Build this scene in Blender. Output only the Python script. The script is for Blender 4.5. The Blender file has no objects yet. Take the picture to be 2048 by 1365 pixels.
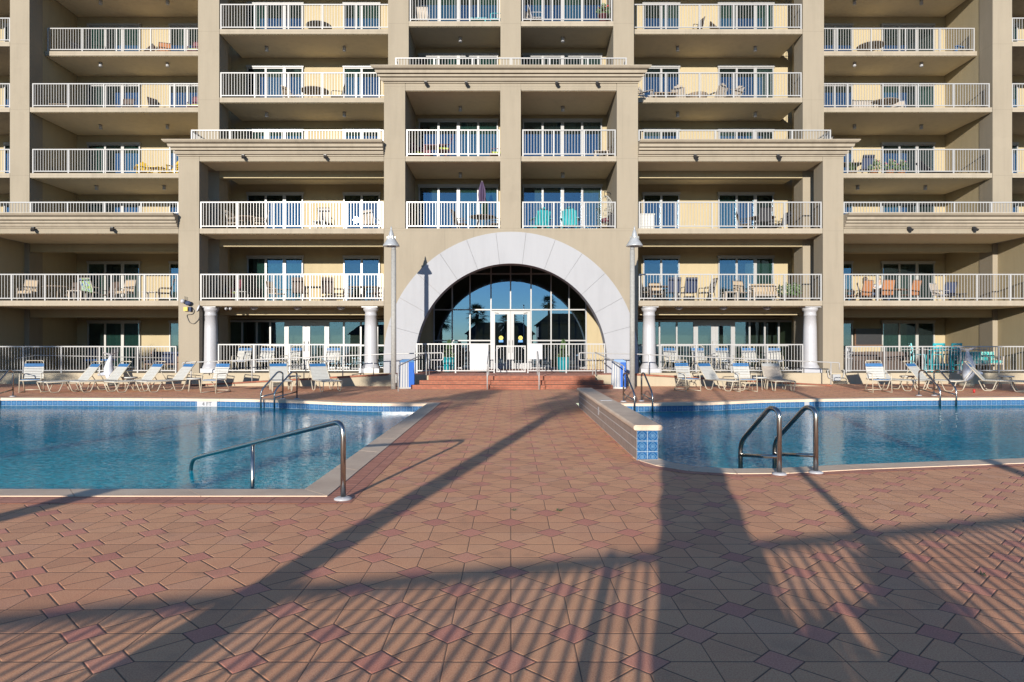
import bpy, bmesh, math, random
from mathutils import Vector, Matrix, geometry
R = math.radians
SC = bpy.context.scene
COL = SC.collection
rnd = random.Random(7)

# ------------------------------------------------------------------ camera, sky, sun, exposure
CAMZ = 1.55
cd = bpy.data.cameras.new("camera"); cam = bpy.data.objects.new("camera", cd); COL.objects.link(cam)
cd.sensor_width = 36.0; cd.lens = 1365/2048*36
cd.shift_x = 2/2048; cd.shift_y = 7.5/2048
cd.clip_start = 0.05; cd.clip_end = 3000
cam.location = (0, 0, CAMZ); cam.rotation_euler = (R(90), 0, 0)
SC.camera = cam
SUN = Vector((0.2271, 1.0, -0.183)).normalized()            # direction the light travels
SUN_EL = math.asin(-SUN.z); SUN_ROT = math.atan2(-SUN.x, -SUN.y)
w = bpy.data.worlds.new("World"); SC.world = w; w.use_nodes = True
wn = w.node_tree.nodes; wl = w.node_tree.links
bgn = wn.get("Background") or wn.new("ShaderNodeBackground")
sky = wn.new("ShaderNodeTexSky"); sky.sky_type = 'NISHITA'; sky.sun_disc = False
sky.sun_elevation = SUN_EL; sky.sun_rotation = SUN_ROT; sky.air_density = 0.8; sky.dust_density = 0.0; sky.ozone_density = 3.5
wl.new(sky.outputs[0], bgn.inputs[0]); bgn.inputs[1].default_value = 0.115
sl = bpy.data.lights.new("sun", 'SUN'); so = bpy.data.objects.new("sun", sl); COL.objects.link(so)
sl.energy = 4.2; sl.angle = R(0.47); sl.color = (1.0, 0.93, 0.82)
so.rotation_euler = SUN.to_track_quat('-Z', 'Y').to_euler(); so.location = (-20, -60, 30)
SC.view_settings.view_transform = 'Standard'; SC.view_settings.look = 'None'
SC.view_settings.gamma = 1.0; SC.view_settings.exposure = 0.95
SC.cycles.max_bounces = 8; SC.cycles.diffuse_bounces = 4; SC.cycles.transparent_max_bounces = 12
SC.cycles.caustics_reflective = False; SC.cycles.caustics_refractive = False

def PX(px, Y): return (px-1022)*Y/1365
def PZ(py, Y): return CAMZ+(690-py)*Y/1365
def GY(py): return 1365*CAMZ/(py-690)

# ------------------------------------------------------------------ mesh helpers
class MB:
    def __init__(s): s.v=[]; s.f=[]; s.sm=[]; s.uv={}
    def add(s, vs, fs, smooth=False, uvs=None):
        o=len(s.v); s.v+= [tuple(p) for p in vs]
        for i,f in enumerate(fs):
            if uvs: s.uv[len(s.f)] = uvs[i]
            s.f.append(tuple(o+k for k in f)); s.sm.append(smooth)
        return s
    def box(s,x0,x1,y0,y1,z0,z1):
        vs=[(x0,y0,z0),(x1,y0,z0),(x1,y1,z0),(x0,y1,z0),(x0,y0,z1),(x1,y0,z1),(x1,y1,z1),(x0,y1,z1)]
        return s.add(vs,[(0,3,2,1),(4,5,6,7),(0,1,5,4),(1,2,6,5),(2,3,7,6),(3,0,4,7)])
    def bar(s,p,q,w,h=None,up=(0,0,1)):
        h=h or w; p=Vector(p); q=Vector(q); d=(q-p).normalized(); up=Vector(up)
        if abs(d.dot(up))>.98: up=Vector((0,1,0))
        a=d.cross(up).normalized()*w/2; b=d.cross(a).normalized()*h/2
        vs=[p-a-b,p+a-b,p+a+b,p-a+b,q-a-b,q+a-b,q+a+b,q-a+b]
        return s.add(vs,[(0,3,2,1),(4,5,6,7),(0,1,5,4),(1,2,6,5),(2,3,7,6),(3,0,4,7)])
    def tube(s,pts,r,n=8,closed=False):
        P=[Vector(p) for p in pts]; N=len(P); rr=r if isinstance(r,(list,tuple)) else [r]*N
        vs=[]; prev=None
        for i in range(N):
            if closed: t=(P[(i+1)%N]-P[i-1])
            else: t=(P[min(i+1,N-1)]-P[max(i-1,0)])
            t.normalize()
            if prev is None:
                a=t.cross(Vector((0,0,1)))
                if a.length<.1: a=t.cross(Vector((1,0,0)))
            else: a=prev-t*prev.dot(t)
            a.normalize(); prev=a; b=t.cross(a)
            for k in range(n):
                an=2*math.pi*k/n; vs.append(P[i]+(a*math.cos(an)+b*math.sin(an))*rr[i])
        fs=[]
        for i in range(N if closed else N-1):
            j=(i+1)%N
            for k in range(n):
                fs.append((i*n+k,i*n+(k+1)%n,j*n+(k+1)%n,j*n+k))
        s.add(vs,fs,True)
        if not closed:
            o=len(s.v)-len(vs)
            s.f.append(tuple(o+k for k in range(n))[::-1]); s.sm.append(False)
            s.f.append(tuple(o+(N-1)*n+k for k in range(n))); s.sm.append(False)
        return s
    def lathe(s,prof,c=(0,0,0),n=24,smooth=True):
        vs=[];fs=[]
        for r,z in prof:
            for k in range(n):
                a=2*math.pi*k/n; vs.append((c[0]+r*math.cos(a),c[1]+r*math.sin(a),c[2]+z))
        for i in range(len(prof)-1):
            for k in range(n): fs.append((i*n+k,i*n+(k+1)%n,(i+1)*n+(k+1)%n,(i+1)*n+k))
        s.add(vs,fs,smooth); o=len(s.v)-len(vs)
        s.f.append(tuple(o+k for k in range(n))[::-1]); s.sm.append(False)
        s.f.append(tuple(o+(len(prof)-1)*n+k for k in range(n))); s.sm.append(False)
        return s
    def prism(s,poly,axis,a,b):
        """polygon in the two other axes, extruded along axis from a to b"""
        def P(p,t):
            if axis=='y': return (p[0],t,p[1])
            if axis=='x': return (t,p[0],p[1])
            return (p[0],p[1],t)
        n=len(poly); vs=[P(p,a) for p in poly]+[P(p,b) for p in poly]
        fs=[tuple(range(n))[::-1],tuple(range(n,2*n))]+[(i,(i+1)%n,n+(i+1)%n,n+i) for i in range(n)]
        return s.add(vs,fs)
    def sphere(s,c,r,n=12,m=8,sc=(1,1,1)):
        vs=[];fs=[]
        for i in range(m+1):
            t=math.pi*i/m
            for k in range(n):
                a=2*math.pi*k/n; vs.append((c[0]+r*sc[0]*math.sin(t)*math.cos(a),c[1]+r*sc[1]*math.sin(t)*math.sin(a),c[2]+r*sc[2]*math.cos(t)))
        for i in range(m):
            for k in range(n): fs.append((i*n+k,(i+1)*n+k,(i+1)*n+(k+1)%n,i*n+(k+1)%n))
        return s.add(vs,fs,True)
    def build(s,name,mat,parent=None,recalc=True):
        me=bpy.data.meshes.new(name); me.from_pydata(s.v,[],s.f)
        me.polygons.foreach_set("use_smooth",s.sm)
        if s.uv:
            uvl=me.uv_layers.new(name="UVMap")
            for fi,uvs in s.uv.items():
                for li,u in zip(me.polygons[fi].loop_indices,uvs): uvl.data[li].uv=u
        me.validate(); me.update()
        if recalc:
            bm=bmesh.new(); bm.from_mesh(me); bmesh.ops.recalc_face_normals(bm,faces=bm.faces[:]); bm.to_mesh(me); bm.free()
        if mat: me.materials.append(mat)
        o=bpy.data.objects.new(name,me); COL.objects.link(o)
        if parent: o.parent=parent
        return o
def fillet(pts,r,k=5,closed=False):
    P=[Vector(p) for p in pts]; out=[]
    for i,p in enumerate(P):
        if not closed and (i==0 or i==len(P)-1): out.append(p); continue
        a=P[i-1]; b=P[(i+1)%len(P)]; da=(a-p); db=(b-p)
        rr=min(r,da.length*.45,db.length*.45); pa=p+da.normalized()*rr; pb=p+db.normalized()*rr
        for j in range(k+1):
            t=j/k; out.append(pa*(1-t)**2+p*2*t*(1-t)+pb*t*t)
    return out
def tag(o,label=None,cat=None,group=None,kind=None):
    if label: o["label"]=label
    if cat: o["category"]=cat
    if group: o["group"]=group
    if kind: o["kind"]=kind
    return o
def empty(name,loc=(0,0,0),rz=0,label=None,cat=None,group=None):
    o=bpy.data.objects.new(name,None); COL.objects.link(o); o.location=loc; o.rotation_euler=(0,0,rz); o.empty_display_size=.2
    return tag(o,label,cat,group)
def copy_tree(o,parent=None):
    c=o.copy(); COL.objects.link(c); c.parent=parent
    for ch in list(o.children): copy_tree(ch,c)
    return c
PROTO={}
def place(key,maker,loc,rz,label,cat,group,scale=1.0):
    """first use moves the built thing itself, later uses copy it"""
    if key not in PROTO: o=PROTO[key]=maker()
    else: o=copy_tree(PROTO[key])
    o.location=loc; o.rotation_euler=(0,0,rz); o.scale=(scale,)*3
    for k in ("label","category","group"):
        if k in o: del o[k]
    return tag(o,label,cat,group)

# ------------------------------------------------------------------ materials
class NT:
    def __init__(s,name):
        s.mat=bpy.data.materials.new(name); s.mat.use_nodes=True; t=s.mat.node_tree; s.n=t.nodes; s.l=t.links
        s.n.clear(); s.out=s.n.new("ShaderNodeOutputMaterial"); s.b=s.n.new("ShaderNodeBsdfPrincipled"); s.l.new(s.b.outputs[0],s.out.inputs[0])
    def set(s,sock,v):
        if isinstance(v,bpy.types.NodeSocket): s.l.new(v,sock)
        elif isinstance(v,(tuple,list)): sock.default_value=(*v,1.0) if len(v)==3 and sock.type=='RGBA' else v
        else: sock.default_value=v
    def m(s,op,a,b=None,c=None):
        n=s.n.new("ShaderNodeMath"); n.operation=op
        for i,v in enumerate((a,b,c)):
            if v is not None: s.set(n.inputs[i],v)
        return n.outputs[0]
    def co(s,kind="Object"): return s.n.new("ShaderNodeTexCoord").outputs[kind]
    def sep(s,v):
        n=s.n.new("ShaderNodeSeparateXYZ"); s.set(n.inputs[0],v); return n.outputs
    def comb(s,x=0,y=0,z=0):
        n=s.n.new("ShaderNodeCombineXYZ")
        for i,v in enumerate((x,y,z)): s.set(n.inputs[i],v)
        return n.outputs[0]
    def noise(s,vec,scale,detail=3,rough=.55,out=0):
        n=s.n.new("ShaderNodeTexNoise"); s.set(n.inputs["Vector"],vec); n.inputs["Scale"].default_value=scale
        n.inputs["Detail"].default_value=detail; n.inputs["Roughness"].default_value=rough; return n.outputs[out]
    def white(s,vec):
        n=s.n.new("ShaderNodeTexWhiteNoise"); n.noise_dimensions='3D'; s.set(n.inputs["Vector"],vec); return n.outputs["Value"]
    def ramp(s,f,stops):
        n=s.n.new("ShaderNodeValToRGB"); e=n.color_ramp.elements
        while len(e)<len(stops): e.new(.5)
        for k,(p,c) in enumerate(stops): e[k].position=p; e[k].color=(*c,1) if len(c)==3 else c
        s.set(n.inputs[0],f); return n.outputs[0]
    def mix(s,f,a,b,mode='MIX'):
        n=s.n.new("ShaderNodeMix"); n.data_type='RGBA'; n.blend_type=mode
        s.set(n.inputs[0],f); s.set(n.inputs[6],a); s.set(n.inputs[7],b); return n.outputs[2]
    def rng(s,v,a,b,c=0.0,d=1.0,smooth=True):
        n=s.n.new("ShaderNodeMapRange"); n.interpolation_type='SMOOTHSTEP' if smooth else 'LINEAR'
        s.set(n.inputs[0],v)
        for i,x in enumerate((a,b,c,d)): n.inputs[1+i].default_value=x
        return n.outputs[0]
    def bump(s,h,strength=.3,dist=.01,prev=None):
        n=s.n.new("ShaderNodeBump"); n.inputs["Strength"].default_value=strength; n.inputs["Distance"].default_value=dist
        s.set(n.inputs["Height"],h)
        if prev: s.l.new(prev,n.inputs["Normal"])
        return n.outputs[0]
    def fin(s,color=None,rough=None,normal=None,metal=None,spec=None):
        if color is not None: s.set(s.b.inputs["Base Color"],color)
        if rough is not None: s.set(s.b.inputs["Roughness"],rough)
        if normal is not None: s.l.new(normal,s.b.inputs["Normal"])
        if metal is not None: s.set(s.b.inputs["Metallic"],metal)
        if spec is not None: s.set(s.b.inputs["Specular IOR Level"],spec)
        return s.mat
def plain(name,c,rough=.5,metal=0.0,var=.08,scale=9,spec=.5):
    if name not in KEEP: c=tuple(k*.62 for k in c)
    t=NT(name); f=t.noise(t.co(),scale,3)
    lo=tuple(x*(1-var) for x in c); hi=tuple(min(1,x*(1+var)) for x in c)
    return t.fin(t.ramp(f,[(.3,lo),(.7,hi)]),rough,metal=metal,spec=spec)
KEEP={'white_paint','white_rail_paint','white_door_frame','brushed_steel','cream_tube_frame','white_vinyl_strap','dark_interior','room_wall','palm_bark','palm_leaf','leaf_green','skin','dark_hair','black_fixture','roof_shingle','house_siding','sand_ground'}
def stucco(name,c,stain=.10,joints=False):
    t=NT(name); co=t.co(); x,y,z=t.sep(co)
    big=t.noise(co,.5,5,.6); streak=t.noise(t.comb(t.m('MULTIPLY',x,3.0),t.m('MULTIPLY',y,3.0),t.m('MULTIPLY',z,.35)),1.3,4,.6)
    f=t.m('ADD',t.m('MULTIPLY',big,.5),t.m('MULTIPLY',streak,.5))
    col=t.ramp(f,[(.32,tuple(k*(1-stain) for k in c)),(.5,c),(.68,tuple(min(1,k*(1+stain*.5)) for k in c))])
    nb=t.bump(t.noise(co,70,3,.6),.35,.004); nb=t.bump(t.noise(co,6,2),.15,.01,nb)
    if joints:
        fz=t.m('ABSOLUTE',t.m('SUBTRACT',t.m('FRACT',t.m('DIVIDE',t.m('SUBTRACT',z,.33),2.88)),.5)); jm=t.m('GREATER_THAN',fz,.4968)
        col=t.mix(t.m('MULTIPLY',jm,.35),col,tuple(k*.55 for k in c)); pt=t.noise(co,.9,2,.5); col=t.mix(t.rng(pt,.62,.64,0,.22),col,tuple(k*1.10 for k in c))
        dr=t.noise(t.comb(t.m('MULTIPLY',x,7.0),t.m('MULTIPLY',y,7.0),t.m('MULTIPLY',z,.22)),1.0,4,.65); col=t.mix(t.rng(dr,.58,.78,0,.30),col,tuple(k*.62 for k in c))
    return t.fin(col,.9,nb,spec=.2)
M={}
M['stucco']=stucco('stucco_beige',(.248,.213,.163),.10,True)
M['pale']=stucco('stucco_trim',(.29,.25,.195),.17,True)
M['yellow']=stucco('stucco_yellow',(.35,.29,.185))
M['soffit']=stucco('soffit_paint',(.68,.58,.40))
M['cream']=stucco('cream_render',(.34,.29,.21),.12)
M['white']=plain('white_paint',(.35,.35,.37),.35,var=.03)
M['arch']=stucco('white_arch_panel',(.29,.293,.31),.07)
M['rail']=plain('white_rail_paint',(.32,.315,.31),.3,var=.02)
M['doorframe']=plain('white_door_frame',(.28,.28,.285),.35,var=.04)
M['greyframe']=plain('grey_aluminium_frame',(.52,.52,.50),.35,var=.05)
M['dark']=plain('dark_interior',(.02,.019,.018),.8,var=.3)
M['room']=plain('room_wall',(.10,.085,.07),.8,var=.2)
M['black']=plain('black_fixture',(.02,.02,.022),.4)
M['steel']=plain('brushed_steel',(.42,.40,.37),.22,metal=1.0,var=.1,scale=30)
M['concrete']=plain('concrete_post',(.42,.41,.39),.8,var=.12,scale=14)
M['frame_cream']=plain('cream_tube_frame',(.38,.335,.26),.4,var=.05)
M['strap_white']=plain('white_vinyl_strap',(.42,.415,.39),.45,var=.05)
M['strap_blue']=plain('blue_vinyl_strap',(.05,.20,.46),.45,var=.12)
M['lampmetal']=plain('galvanised_lamp',(.62,.64,.66),.35,metal=.3,var=.08)
M['tan']=plain('tan_sling',(.50,.38,.25),.7)
M['brown']=plain('brown_wicker',(.10,.065,.05),.7,var=.25,scale=40)
M['darkfab']=plain('charcoal_fabric',(.05,.05,.06),.8)
M['navy']=plain('navy_fabric',(.03,.05,.12),.8)
M['orange']=plain('orange_sling',(.48,.19,.07),.7)
M['burg']=plain('burgundy_paint',(.16,.03,.05),.6)
M['lime']=plain('lime_cushion',(.45,.58,.05),.8)
M['turq']=plain('turquoise_paint',(.03,.50,.56),.45)
M['blue']=plain('bright_blue_paint',(.03,.22,.60),.45)
M['yel']=plain('yellow_paint',(.75,.48,.03),.5)
M['beige']=plain('beige_plastic',(.52,.45,.38),.6)
M['teal_pot']=plain('teal_glazed_pot',(.01,.30,.36),.2)
M['leaf']=plain('leaf_green',(.06,.11,.035),.55,var=.4,scale=5)
M['palmleaf']=plain('palm_leaf',(.07,.10,.04),.55,var=.35,scale=3)
M['bark']=plain('palm_bark',(.16,.12,.09),.9,var=.35,scale=12)
M['red']=plain('red_petal',(.60,.03,.03),.6)
M['pink']=plain('pink_fabric',(.60,.12,.20),.7)
M['purple']=plain('purple_canvas',(.08,.05,.12),.8)
M['wood']=plain('brown_wood',(.20,.10,.05),.6,var=.25,scale=20)
M['ltwood']=plain('weathered_wood',(.34,.25,.17),.7,var=.2,scale=20)
M['skin']=plain('skin',(.55,.32,.22),.55,var=.04)
M['hair']=plain('dark_hair',(.05,.028,.015),.6)
M['shirt']=plain('white_shirt',(.70,.72,.76),.8)
M['vest']=plain('dark_vest',(.04,.045,.07),.8)
M['denim']=plain('blue_denim',(.06,.10,.20),.85)
M['dolphin']=plain('dolphin_paint',(.68,.70,.76),.45,var=.12,scale=12)
M['roofing']=plain('roof_shingle',(.07,.06,.06),.9,var=.2)
M['house']=plain('house_siding',(.16,.12,.10),.8,var=.1)
M['sand']=plain('sand_ground',(.42,.36,.28),.95,var=.15,scale=.8)
M['floor_bounce']=plain('balcony_bounce_sheet',(.95,.85,.68),.8,var=.1)  # pale colour of the added sheets that lift light onto the soffits
M['sticky']=plain('yellow_sticker',(.75,.62,.04),.5); M['stickb']=plain('blue_sticker',(.02,.25,.65),.5)

def glass_mat(name,tint,fac):
    t=NT(name); t.n.remove(t.b)
    tr=t.n.new("ShaderNodeBsdfTransparent"); tr.inputs[0].default_value=(*tint,1)
    gl=t.n.new("ShaderNodeBsdfGlossy"); gl.inputs["Roughness"].default_value=.0; gl.inputs[0].default_value=(.50,.74,1,1)
    lw=t.n.new("ShaderNodeFresnel"); lw.inputs[0].default_value=1.5
    f=t.m('ADD',t.m('MULTIPLY',lw.outputs[0],.9),fac)
    mx=t.n.new("ShaderNodeMixShader"); t.l.new(f,mx.inputs[0]); t.l.new(tr.outputs[0],mx.inputs[1]); t.l.new(gl.outputs[0],mx.inputs[2]); t.l.new(mx.outputs[0],t.out.inputs[0])
    return t.mat
M['glass']=glass_mat('window_glass',(.62,.72,.70),.085)
M['lobbyglass']=glass_mat('lobby_glass',(.40,.45,.45),.21)
def curtain_mat(name,c):
    t=NT(name); x,y,z=t.sep(t.co()); f=t.noise(t.comb(t.m('MULTIPLY',x,9.0),0,t.m('MULTIPLY',z,.3)),1.0,2)
    return t.fin(t.ramp(f,[(.3,tuple(k*.75 for k in c)),(.7,c)]),.9,spec=.1)
M['curt_teal']=curtain_mat('teal_curtain',(.10,.17,.155)); M['curt_grey']=curtain_mat('grey_curtain',(.22,.22,.22)); M['curt_dark']=curtain_mat('dark_drape',(.07,.065,.075))

def paver_mat():
    t=NT('interlocking_pavers'); s=.656; co=t.co(); x,y,z=t.sep(co); m=t.m
    u=m('DIVIDE',x,s); v=m('DIVIDE',m('SUBTRACT',y,3.337),s)
    def fr(a): return m('ABSOLUTE',m('SUBTRACT',a,m('ROUND',a)))
    d1=m('ADD',fr(u),fr(v)); d2=m('ADD',fr(m('SUBTRACT',u,.5)),fr(m('SUBTRACT',v,.5)))
    dm=m('MINIMUM',d1,d2); K=.192
    isd=m('LESS_THAN',dm,K)
    hu=m('MULTIPLY',fr(m('MULTIPLY',u,2)),.5); hv=m('MULTIPLY',fr(m('MULTIPLY',v,2)),.5)
    a=m('ADD',u,v); b=m('SUBTRACT',u,v)
    ha=m('MULTIPLY',fr(a),.707); hb=m('MULTIPLY',fr(b),.707)
    hu2=m('ADD',hu,m('MULTIPLY',t.noise(co,1.2,2),.004))
    md=m('MINIMUM',m('MINIMUM',hu2,hv),m('MINIMUM',ha,hb))
    ed=m('MULTIPLY',m('ABSOLUTE',m('SUBTRACT',dm,K)),.707)
    jd=m('MULTIPLY',m('MINIMUM',ed,m('ADD',md,m('MULTIPLY',isd,1.0))),s)
    h=t.rng(jd,.001,.010); joint=t.rng(jd,.0015,.0058,1.0,0.0)
    idp=t.comb(m('FLOOR',m('MULTIPLY',u,2)),m('FLOOR',m('MULTIPLY',v,2)),m('ADD',m('FLOOR',a),m('MULTIPLY',m('FLOOR',b),7.0)))
    idd=t.comb(m('ROUND',m('MULTIPLY',u,2)),m('ROUND',m('MULTIPLY',v,2)),91.0)
    r1=t.white(idp); r2=t.white(idd)
    pc=t.ramp(r1,[(0,(.62,.31,.17)),(.3,(.70,.35,.188)),(.7,(.74,.375,.20)),(1,(.68,.355,.205))])
    dc=t.ramp(r2,[(0,(.60,.245,.17)),(.6,(.68,.285,.19)),(1,(.71,.32,.20))])
    c=t.mix(isd,pc,dc)
    sp=t.noise(co,125,3,.8); c=t.mix(.85,c,t.ramp(sp,[(.36,(.30,.28,.28)),(.5,(.5,.5,.5)),(.64,(.66,.66,.68))]),'OVERLAY')
    big=t.noise(co,.35,5,.65); c=t.mix(.5,c,t.ramp(big,[(.33,(.36,.35,.35)),(.5,(.5,.5,.5)),(.66,(.60,.57,.54))]),'OVERLAY'); wet=t.noise(co,.9,4,.7); c=t.mix(t.rng(wet,.58,.72,0,.28),c,(.27,.15,.10))
    blot=t.noise(co,3.1,4,.6); c=t.mix(t.rng(blot,.56,.74,0,.32),c,(.30,.17,.11))
    c=t.mix(m('MULTIPLY',joint,.88),c,(.055,.04,.034))
    tilt=t.m('MULTIPLY',r1,.0)
    n=t.bump(h,.48,.006); n=t.bump(sp,.5,.004,n); n=t.bump(t.noise(co,2.5,2),.25,.012,n)
    return t.fin(c,t.rng(sp,.3,.7,.72,.9),n,spec=.35)
M['paver']=paver_mat()
def brick_mat(name,c1,c2,mortar,bw,bh,ms,vertical=False,off=.5):
    t=NT(name); x,y,z=t.sep(t.co())
    vec=t.comb(x,t.m('ADD',z,y),0) if not vertical else t.comb(y,z,0)
    n=t.n.new("ShaderNodeTexBrick"); t.set(n.inputs["Vector"],vec); n.offset=off
    t.set(n.inputs["Color1"],c1); t.set(n.inputs["Color2"],c2); t.set(n.inputs["Mortar"],mortar)
    n.inputs["Scale"].default_value=1.0; n.inputs["Mortar Size"].default_value=ms; n.inputs["Brick Width"].default_value=bw; n.inputs["Row Height"].default_value=bh
    n.inputs["Mortar Smooth"].default_value=.3
    c=t.mix(.4,n.outputs[0],t.ramp(t.noise(t.co(),14,4),[(.3,(.36,.36,.36)),(.7,(.64,.64,.64))]),'OVERLAY')
    nb=t.bump(t.m('SUBTRACT',1.0,n.outputs["Fac"]),.6,.005); nb=t.bump(t.noise(t.co(),90,2),.25,.002,nb)
    return t.fin(c,.8,nb,spec=.3)
M['brick']=brick_mat('red_brick',(.225,.075,.045),(.28,.10,.058),(.13,.08,.06),.205,.075,.006)
M['brickstrip']=brick_mat('red_paver_strip',(.46,.19,.13),(.56,.25,.17),(.16,.09,.07),.34,.10,.005,off=0)
M['walltile']=brick_mat('brown_wall_tile',(.22,.155,.12),(.27,.19,.15),(.55,.52,.48),.076,.142,.007,vertical=True,off=0)
def tile_mat():
    t=NT('blue_pool_tile'); u,v,_=t.sep(t.co("UV")); m=t.m
    fu=m('SUBTRACT',m('FRACT',u),.5); fv=m('SUBTRACT',m('FRACT',v),.5)
    au=m('ABSOLUTE',fu); av=m('ABSOLUTE',fv); mx=m('MAXIMUM',au,av); di=m('ADD',au,av)
    rad=m('SQRT',m('ADD',m('MULTIPLY',fu,fu),m('MULTIPLY',fv,fv)))
    c=t.ramp(t.white(t.comb(m('FLOOR',u),m('FLOOR',v),3.0)),[(0,(.008,.055,.16)),(1,(.013,.08,.21))])
    line=m('LESS_THAN',m('ABSOLUTE',m('SUBTRACT',di,.40)),.035); c=t.mix(line,c,(.10,.20,.30))
    ring=m('LESS_THAN',m('ABSOLUTE',m('SUBTRACT',rad,.15)),.035); c=t.mix(ring,c,(.09,.19,.30))
    c=t.mix(m('LESS_THAN',rad,.06),c,(.16,.28,.40))
    corner=m('LESS_THAN',m('ABSOLUTE',m('SUBTRACT',di,.72)),.03); c=t.mix(corner,c,(.07,.20,.36))
    c=t.mix(m('GREATER_THAN',mx,.465),c,(.22,.28,.33))
    return t.fin(c,.15)
M['tile']=tile_mat()
def coping_mat():
    t=NT('cast_stone_coping'); co=t.co()
    c=t.ramp(t.noise(co,1.1,5,.65),[(.3,(.52,.385,.285)),(.55,(.64,.49,.36)),(.75,(.68,.55,.42))])
    c=t.mix(.45,c,t.ramp(t.noise(co,160,2,.7),[(.36,(.36,.36,.36)),(.64,(.64,.64,.64))]),'OVERLAY')
    return t.fin(c,.75,t.bump(t.noise(co,130,3,.7),.35,.003),spec=.3)
M['coping']=coping_mat()
def water_mat():
    t=NT('pool_water'); co=t.co(); x,y,z=t.sep(co)
    n1=t.noise(t.comb(x,t.m('MULTIPLY',y,1.5),0),5.0,2,.5); n2=t.noise(t.comb(t.m('MULTIPLY',x,1.1),t.m('MULTIPLY',y,1.6),3.0),13.0,2,.5); n3=t.noise(co,.55,2)
    amp=t.rng(n3,.35,.65,.55,1.0)
    nb=t.bump(t.m('MULTIPLY',n1,amp),.24,.03); nb=t.bump(t.m('MULTIPLY',n2,amp),.26,.013,nb)
    shallow=t.rng(t.m('ADD',y,t.m('MULTIPLY',t.noise(co,.4,2),3.0)),7.0,17.0)
    c=t.mix(shallow,(.004,.29,.365),(.002,.135,.235))
    c=t.mix(.8,c,t.ramp(n2,[(.32,(.22,.26,.28)),(.5,(.48,.5,.5)),(.70,(.82,.84,.84))]),'OVERLAY'); c=t.mix(.5,c,t.ramp(n1,[(.32,(.30,.34,.36)),(.68,(.68,.69,.69))]),'OVERLAY')  # light and dark of the ripples also painted into the base colour
    t.fin(c,.6,nb,spec=0.0)
    t.b.inputs["Subsurface Weight"].default_value=1.0; t.b.inputs["Subsurface Radius"].default_value=(1.0,1.0,1.0); t.b.inputs["Subsurface Scale"].default_value=4.0
    gl=t.n.new("ShaderNodeBsdfGlossy"); gl.inputs["Roughness"].default_value=.03; t.l.new(nb,gl.inputs["Normal"])
    fz=t.n.new("ShaderNodeFresnel"); fz.inputs[0].default_value=1.33; t.l.new(nb,fz.inputs["Normal"])
    mx=t.n.new("ShaderNodeMixShader"); t.l.new(t.m('MULTIPLY',fz.outputs[0],.86),mx.inputs[0]); t.l.new(t.b.outputs[0],mx.inputs[1]); t.l.new(gl.outputs[0],mx.inputs[2]); t.l.new(mx.outputs[0],t.out.inputs[0])
    return t.mat
M['water']=water_mat()
def stripe_mat():
    t=NT('striped_towel_cloth'); u,v,_=t.sep(t.co("UV"))
    f=t.m('FRACT',t.m('MULTIPLY',u,4.0)); thin=t.m('LESS_THAN',t.m('FRACT',t.m('MULTIPLY',u,24.0)),.36)
    c=t.mix(thin,(.36,.36,.36),(.13,.16,.22)); c=t.mix(t.m('GREATER_THAN',f,.60),c,(.012,.085,.36))
    return t.fin(c,.8)
M['stripe']=stripe_mat()
def floral_mat(name,cs,scale):
    t=NT(name); f=t.noise(t.co(),scale,2)
    return t.fin(t.ramp(f,[(.36,cs[0]),(.46,cs[1]),(.54,cs[2]),(.64,cs[3])]),.85)
M['floral']=floral_mat('floral_towel',[(.02,.10,.34),(.40,.42,.38),(.08,.24,.08),(.30,.36,.07)],14)
M['turqfab']=floral_mat('turquoise_patterned_cushion',[(.01,.24,.26),(.02,.33,.31),(.30,.42,.38),(.01,.18,.18)],9)
# ------------------------------------------------------------------ ground, deck, pools
DX=40.0
def offset_chain(pts,d,closed):
    """shift a chain to its right-hand side by d"""
    P=[Vector((p[0],p[1])) for p in pts]; n=len(P); out=[]
    for i in range(n):
        a=P[i-1] if (closed or i>0) else None; b=P[(i+1)%n] if (closed or i<n-1) else None
        ns=[]
        if a is not None: t=(P[i]-a).normalized(); ns.append(Vector((t.y,-t.x)))
        if b is not None: t=(b-P[i]).normalized(); ns.append(Vector((t.y,-t.x)))
        nn=sum(ns,Vector((0,0))).normalized(); k=d/max(.4,nn.dot(ns[0])); out.append(P[i]+nn*k)
    return [(p.x,p.y) for p in out]
# water edges, counter-clockwise: the outside of the pool lies on the right of the chain
LP=[(-26,7.28),(-2.2,7.28),(-2.2,17.9),(-3.4,17.96),(-4.5,18.2),(-5.7,18.75),(-6.9,19.2),(-8.3,19.45),(-10,19.6),(-13.6,19.78),(-26,19.8)]
RPI=[(1.98,9.42),(2.02,9.15),(2.12,8.88),(2.35,8.62),(2.75,8.47),(3.3,8.50),(4.28,8.75),(5.5,8.98),(6.95,9.25),(10,9.9),(26,13.6),
     (26,20.1),(15.3,20.03),(11.5,19.75),(8.3,19.3),(7.0,19.0),(5.3,18.25),(3.9,17.97),(1.98,17.9)]
LPO=offset_chain(LP,.33,True); RPO=offset_chain(RPI,.31,False)
holeL=[(x,y) for x,y in offset_chain(LP,.30,True)]
holeR=[(1.72,9.3)]+offset_chain(RPI,.28,False)[1:-1]+[(1.72,18.15)]
def sheet(name,outer,holes,z,mat):
    polys=[[Vector((x,y,0)) for x,y in outer]]+[[Vector((x,y,0)) for x,y in h] for h in holes]
    tri=geometry.tessellate_polygon(polys); vs=[(p.x,p.y,z) for q in polys for p in q]
    b=MB(); b.v=vs; b.f=[tuple(t) for t in tri]; b.sm=[False]*len(tri)
    o=b.build(name,mat,recalc=False)
    bm=bmesh.new(); bm.from_mesh(o.data); bm.normal_update()
    for f in bm.faces:
        if f.normal.z<0: f.normal_flip()
    bm.to_mesh(o.data); bm.free()
    return o
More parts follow.
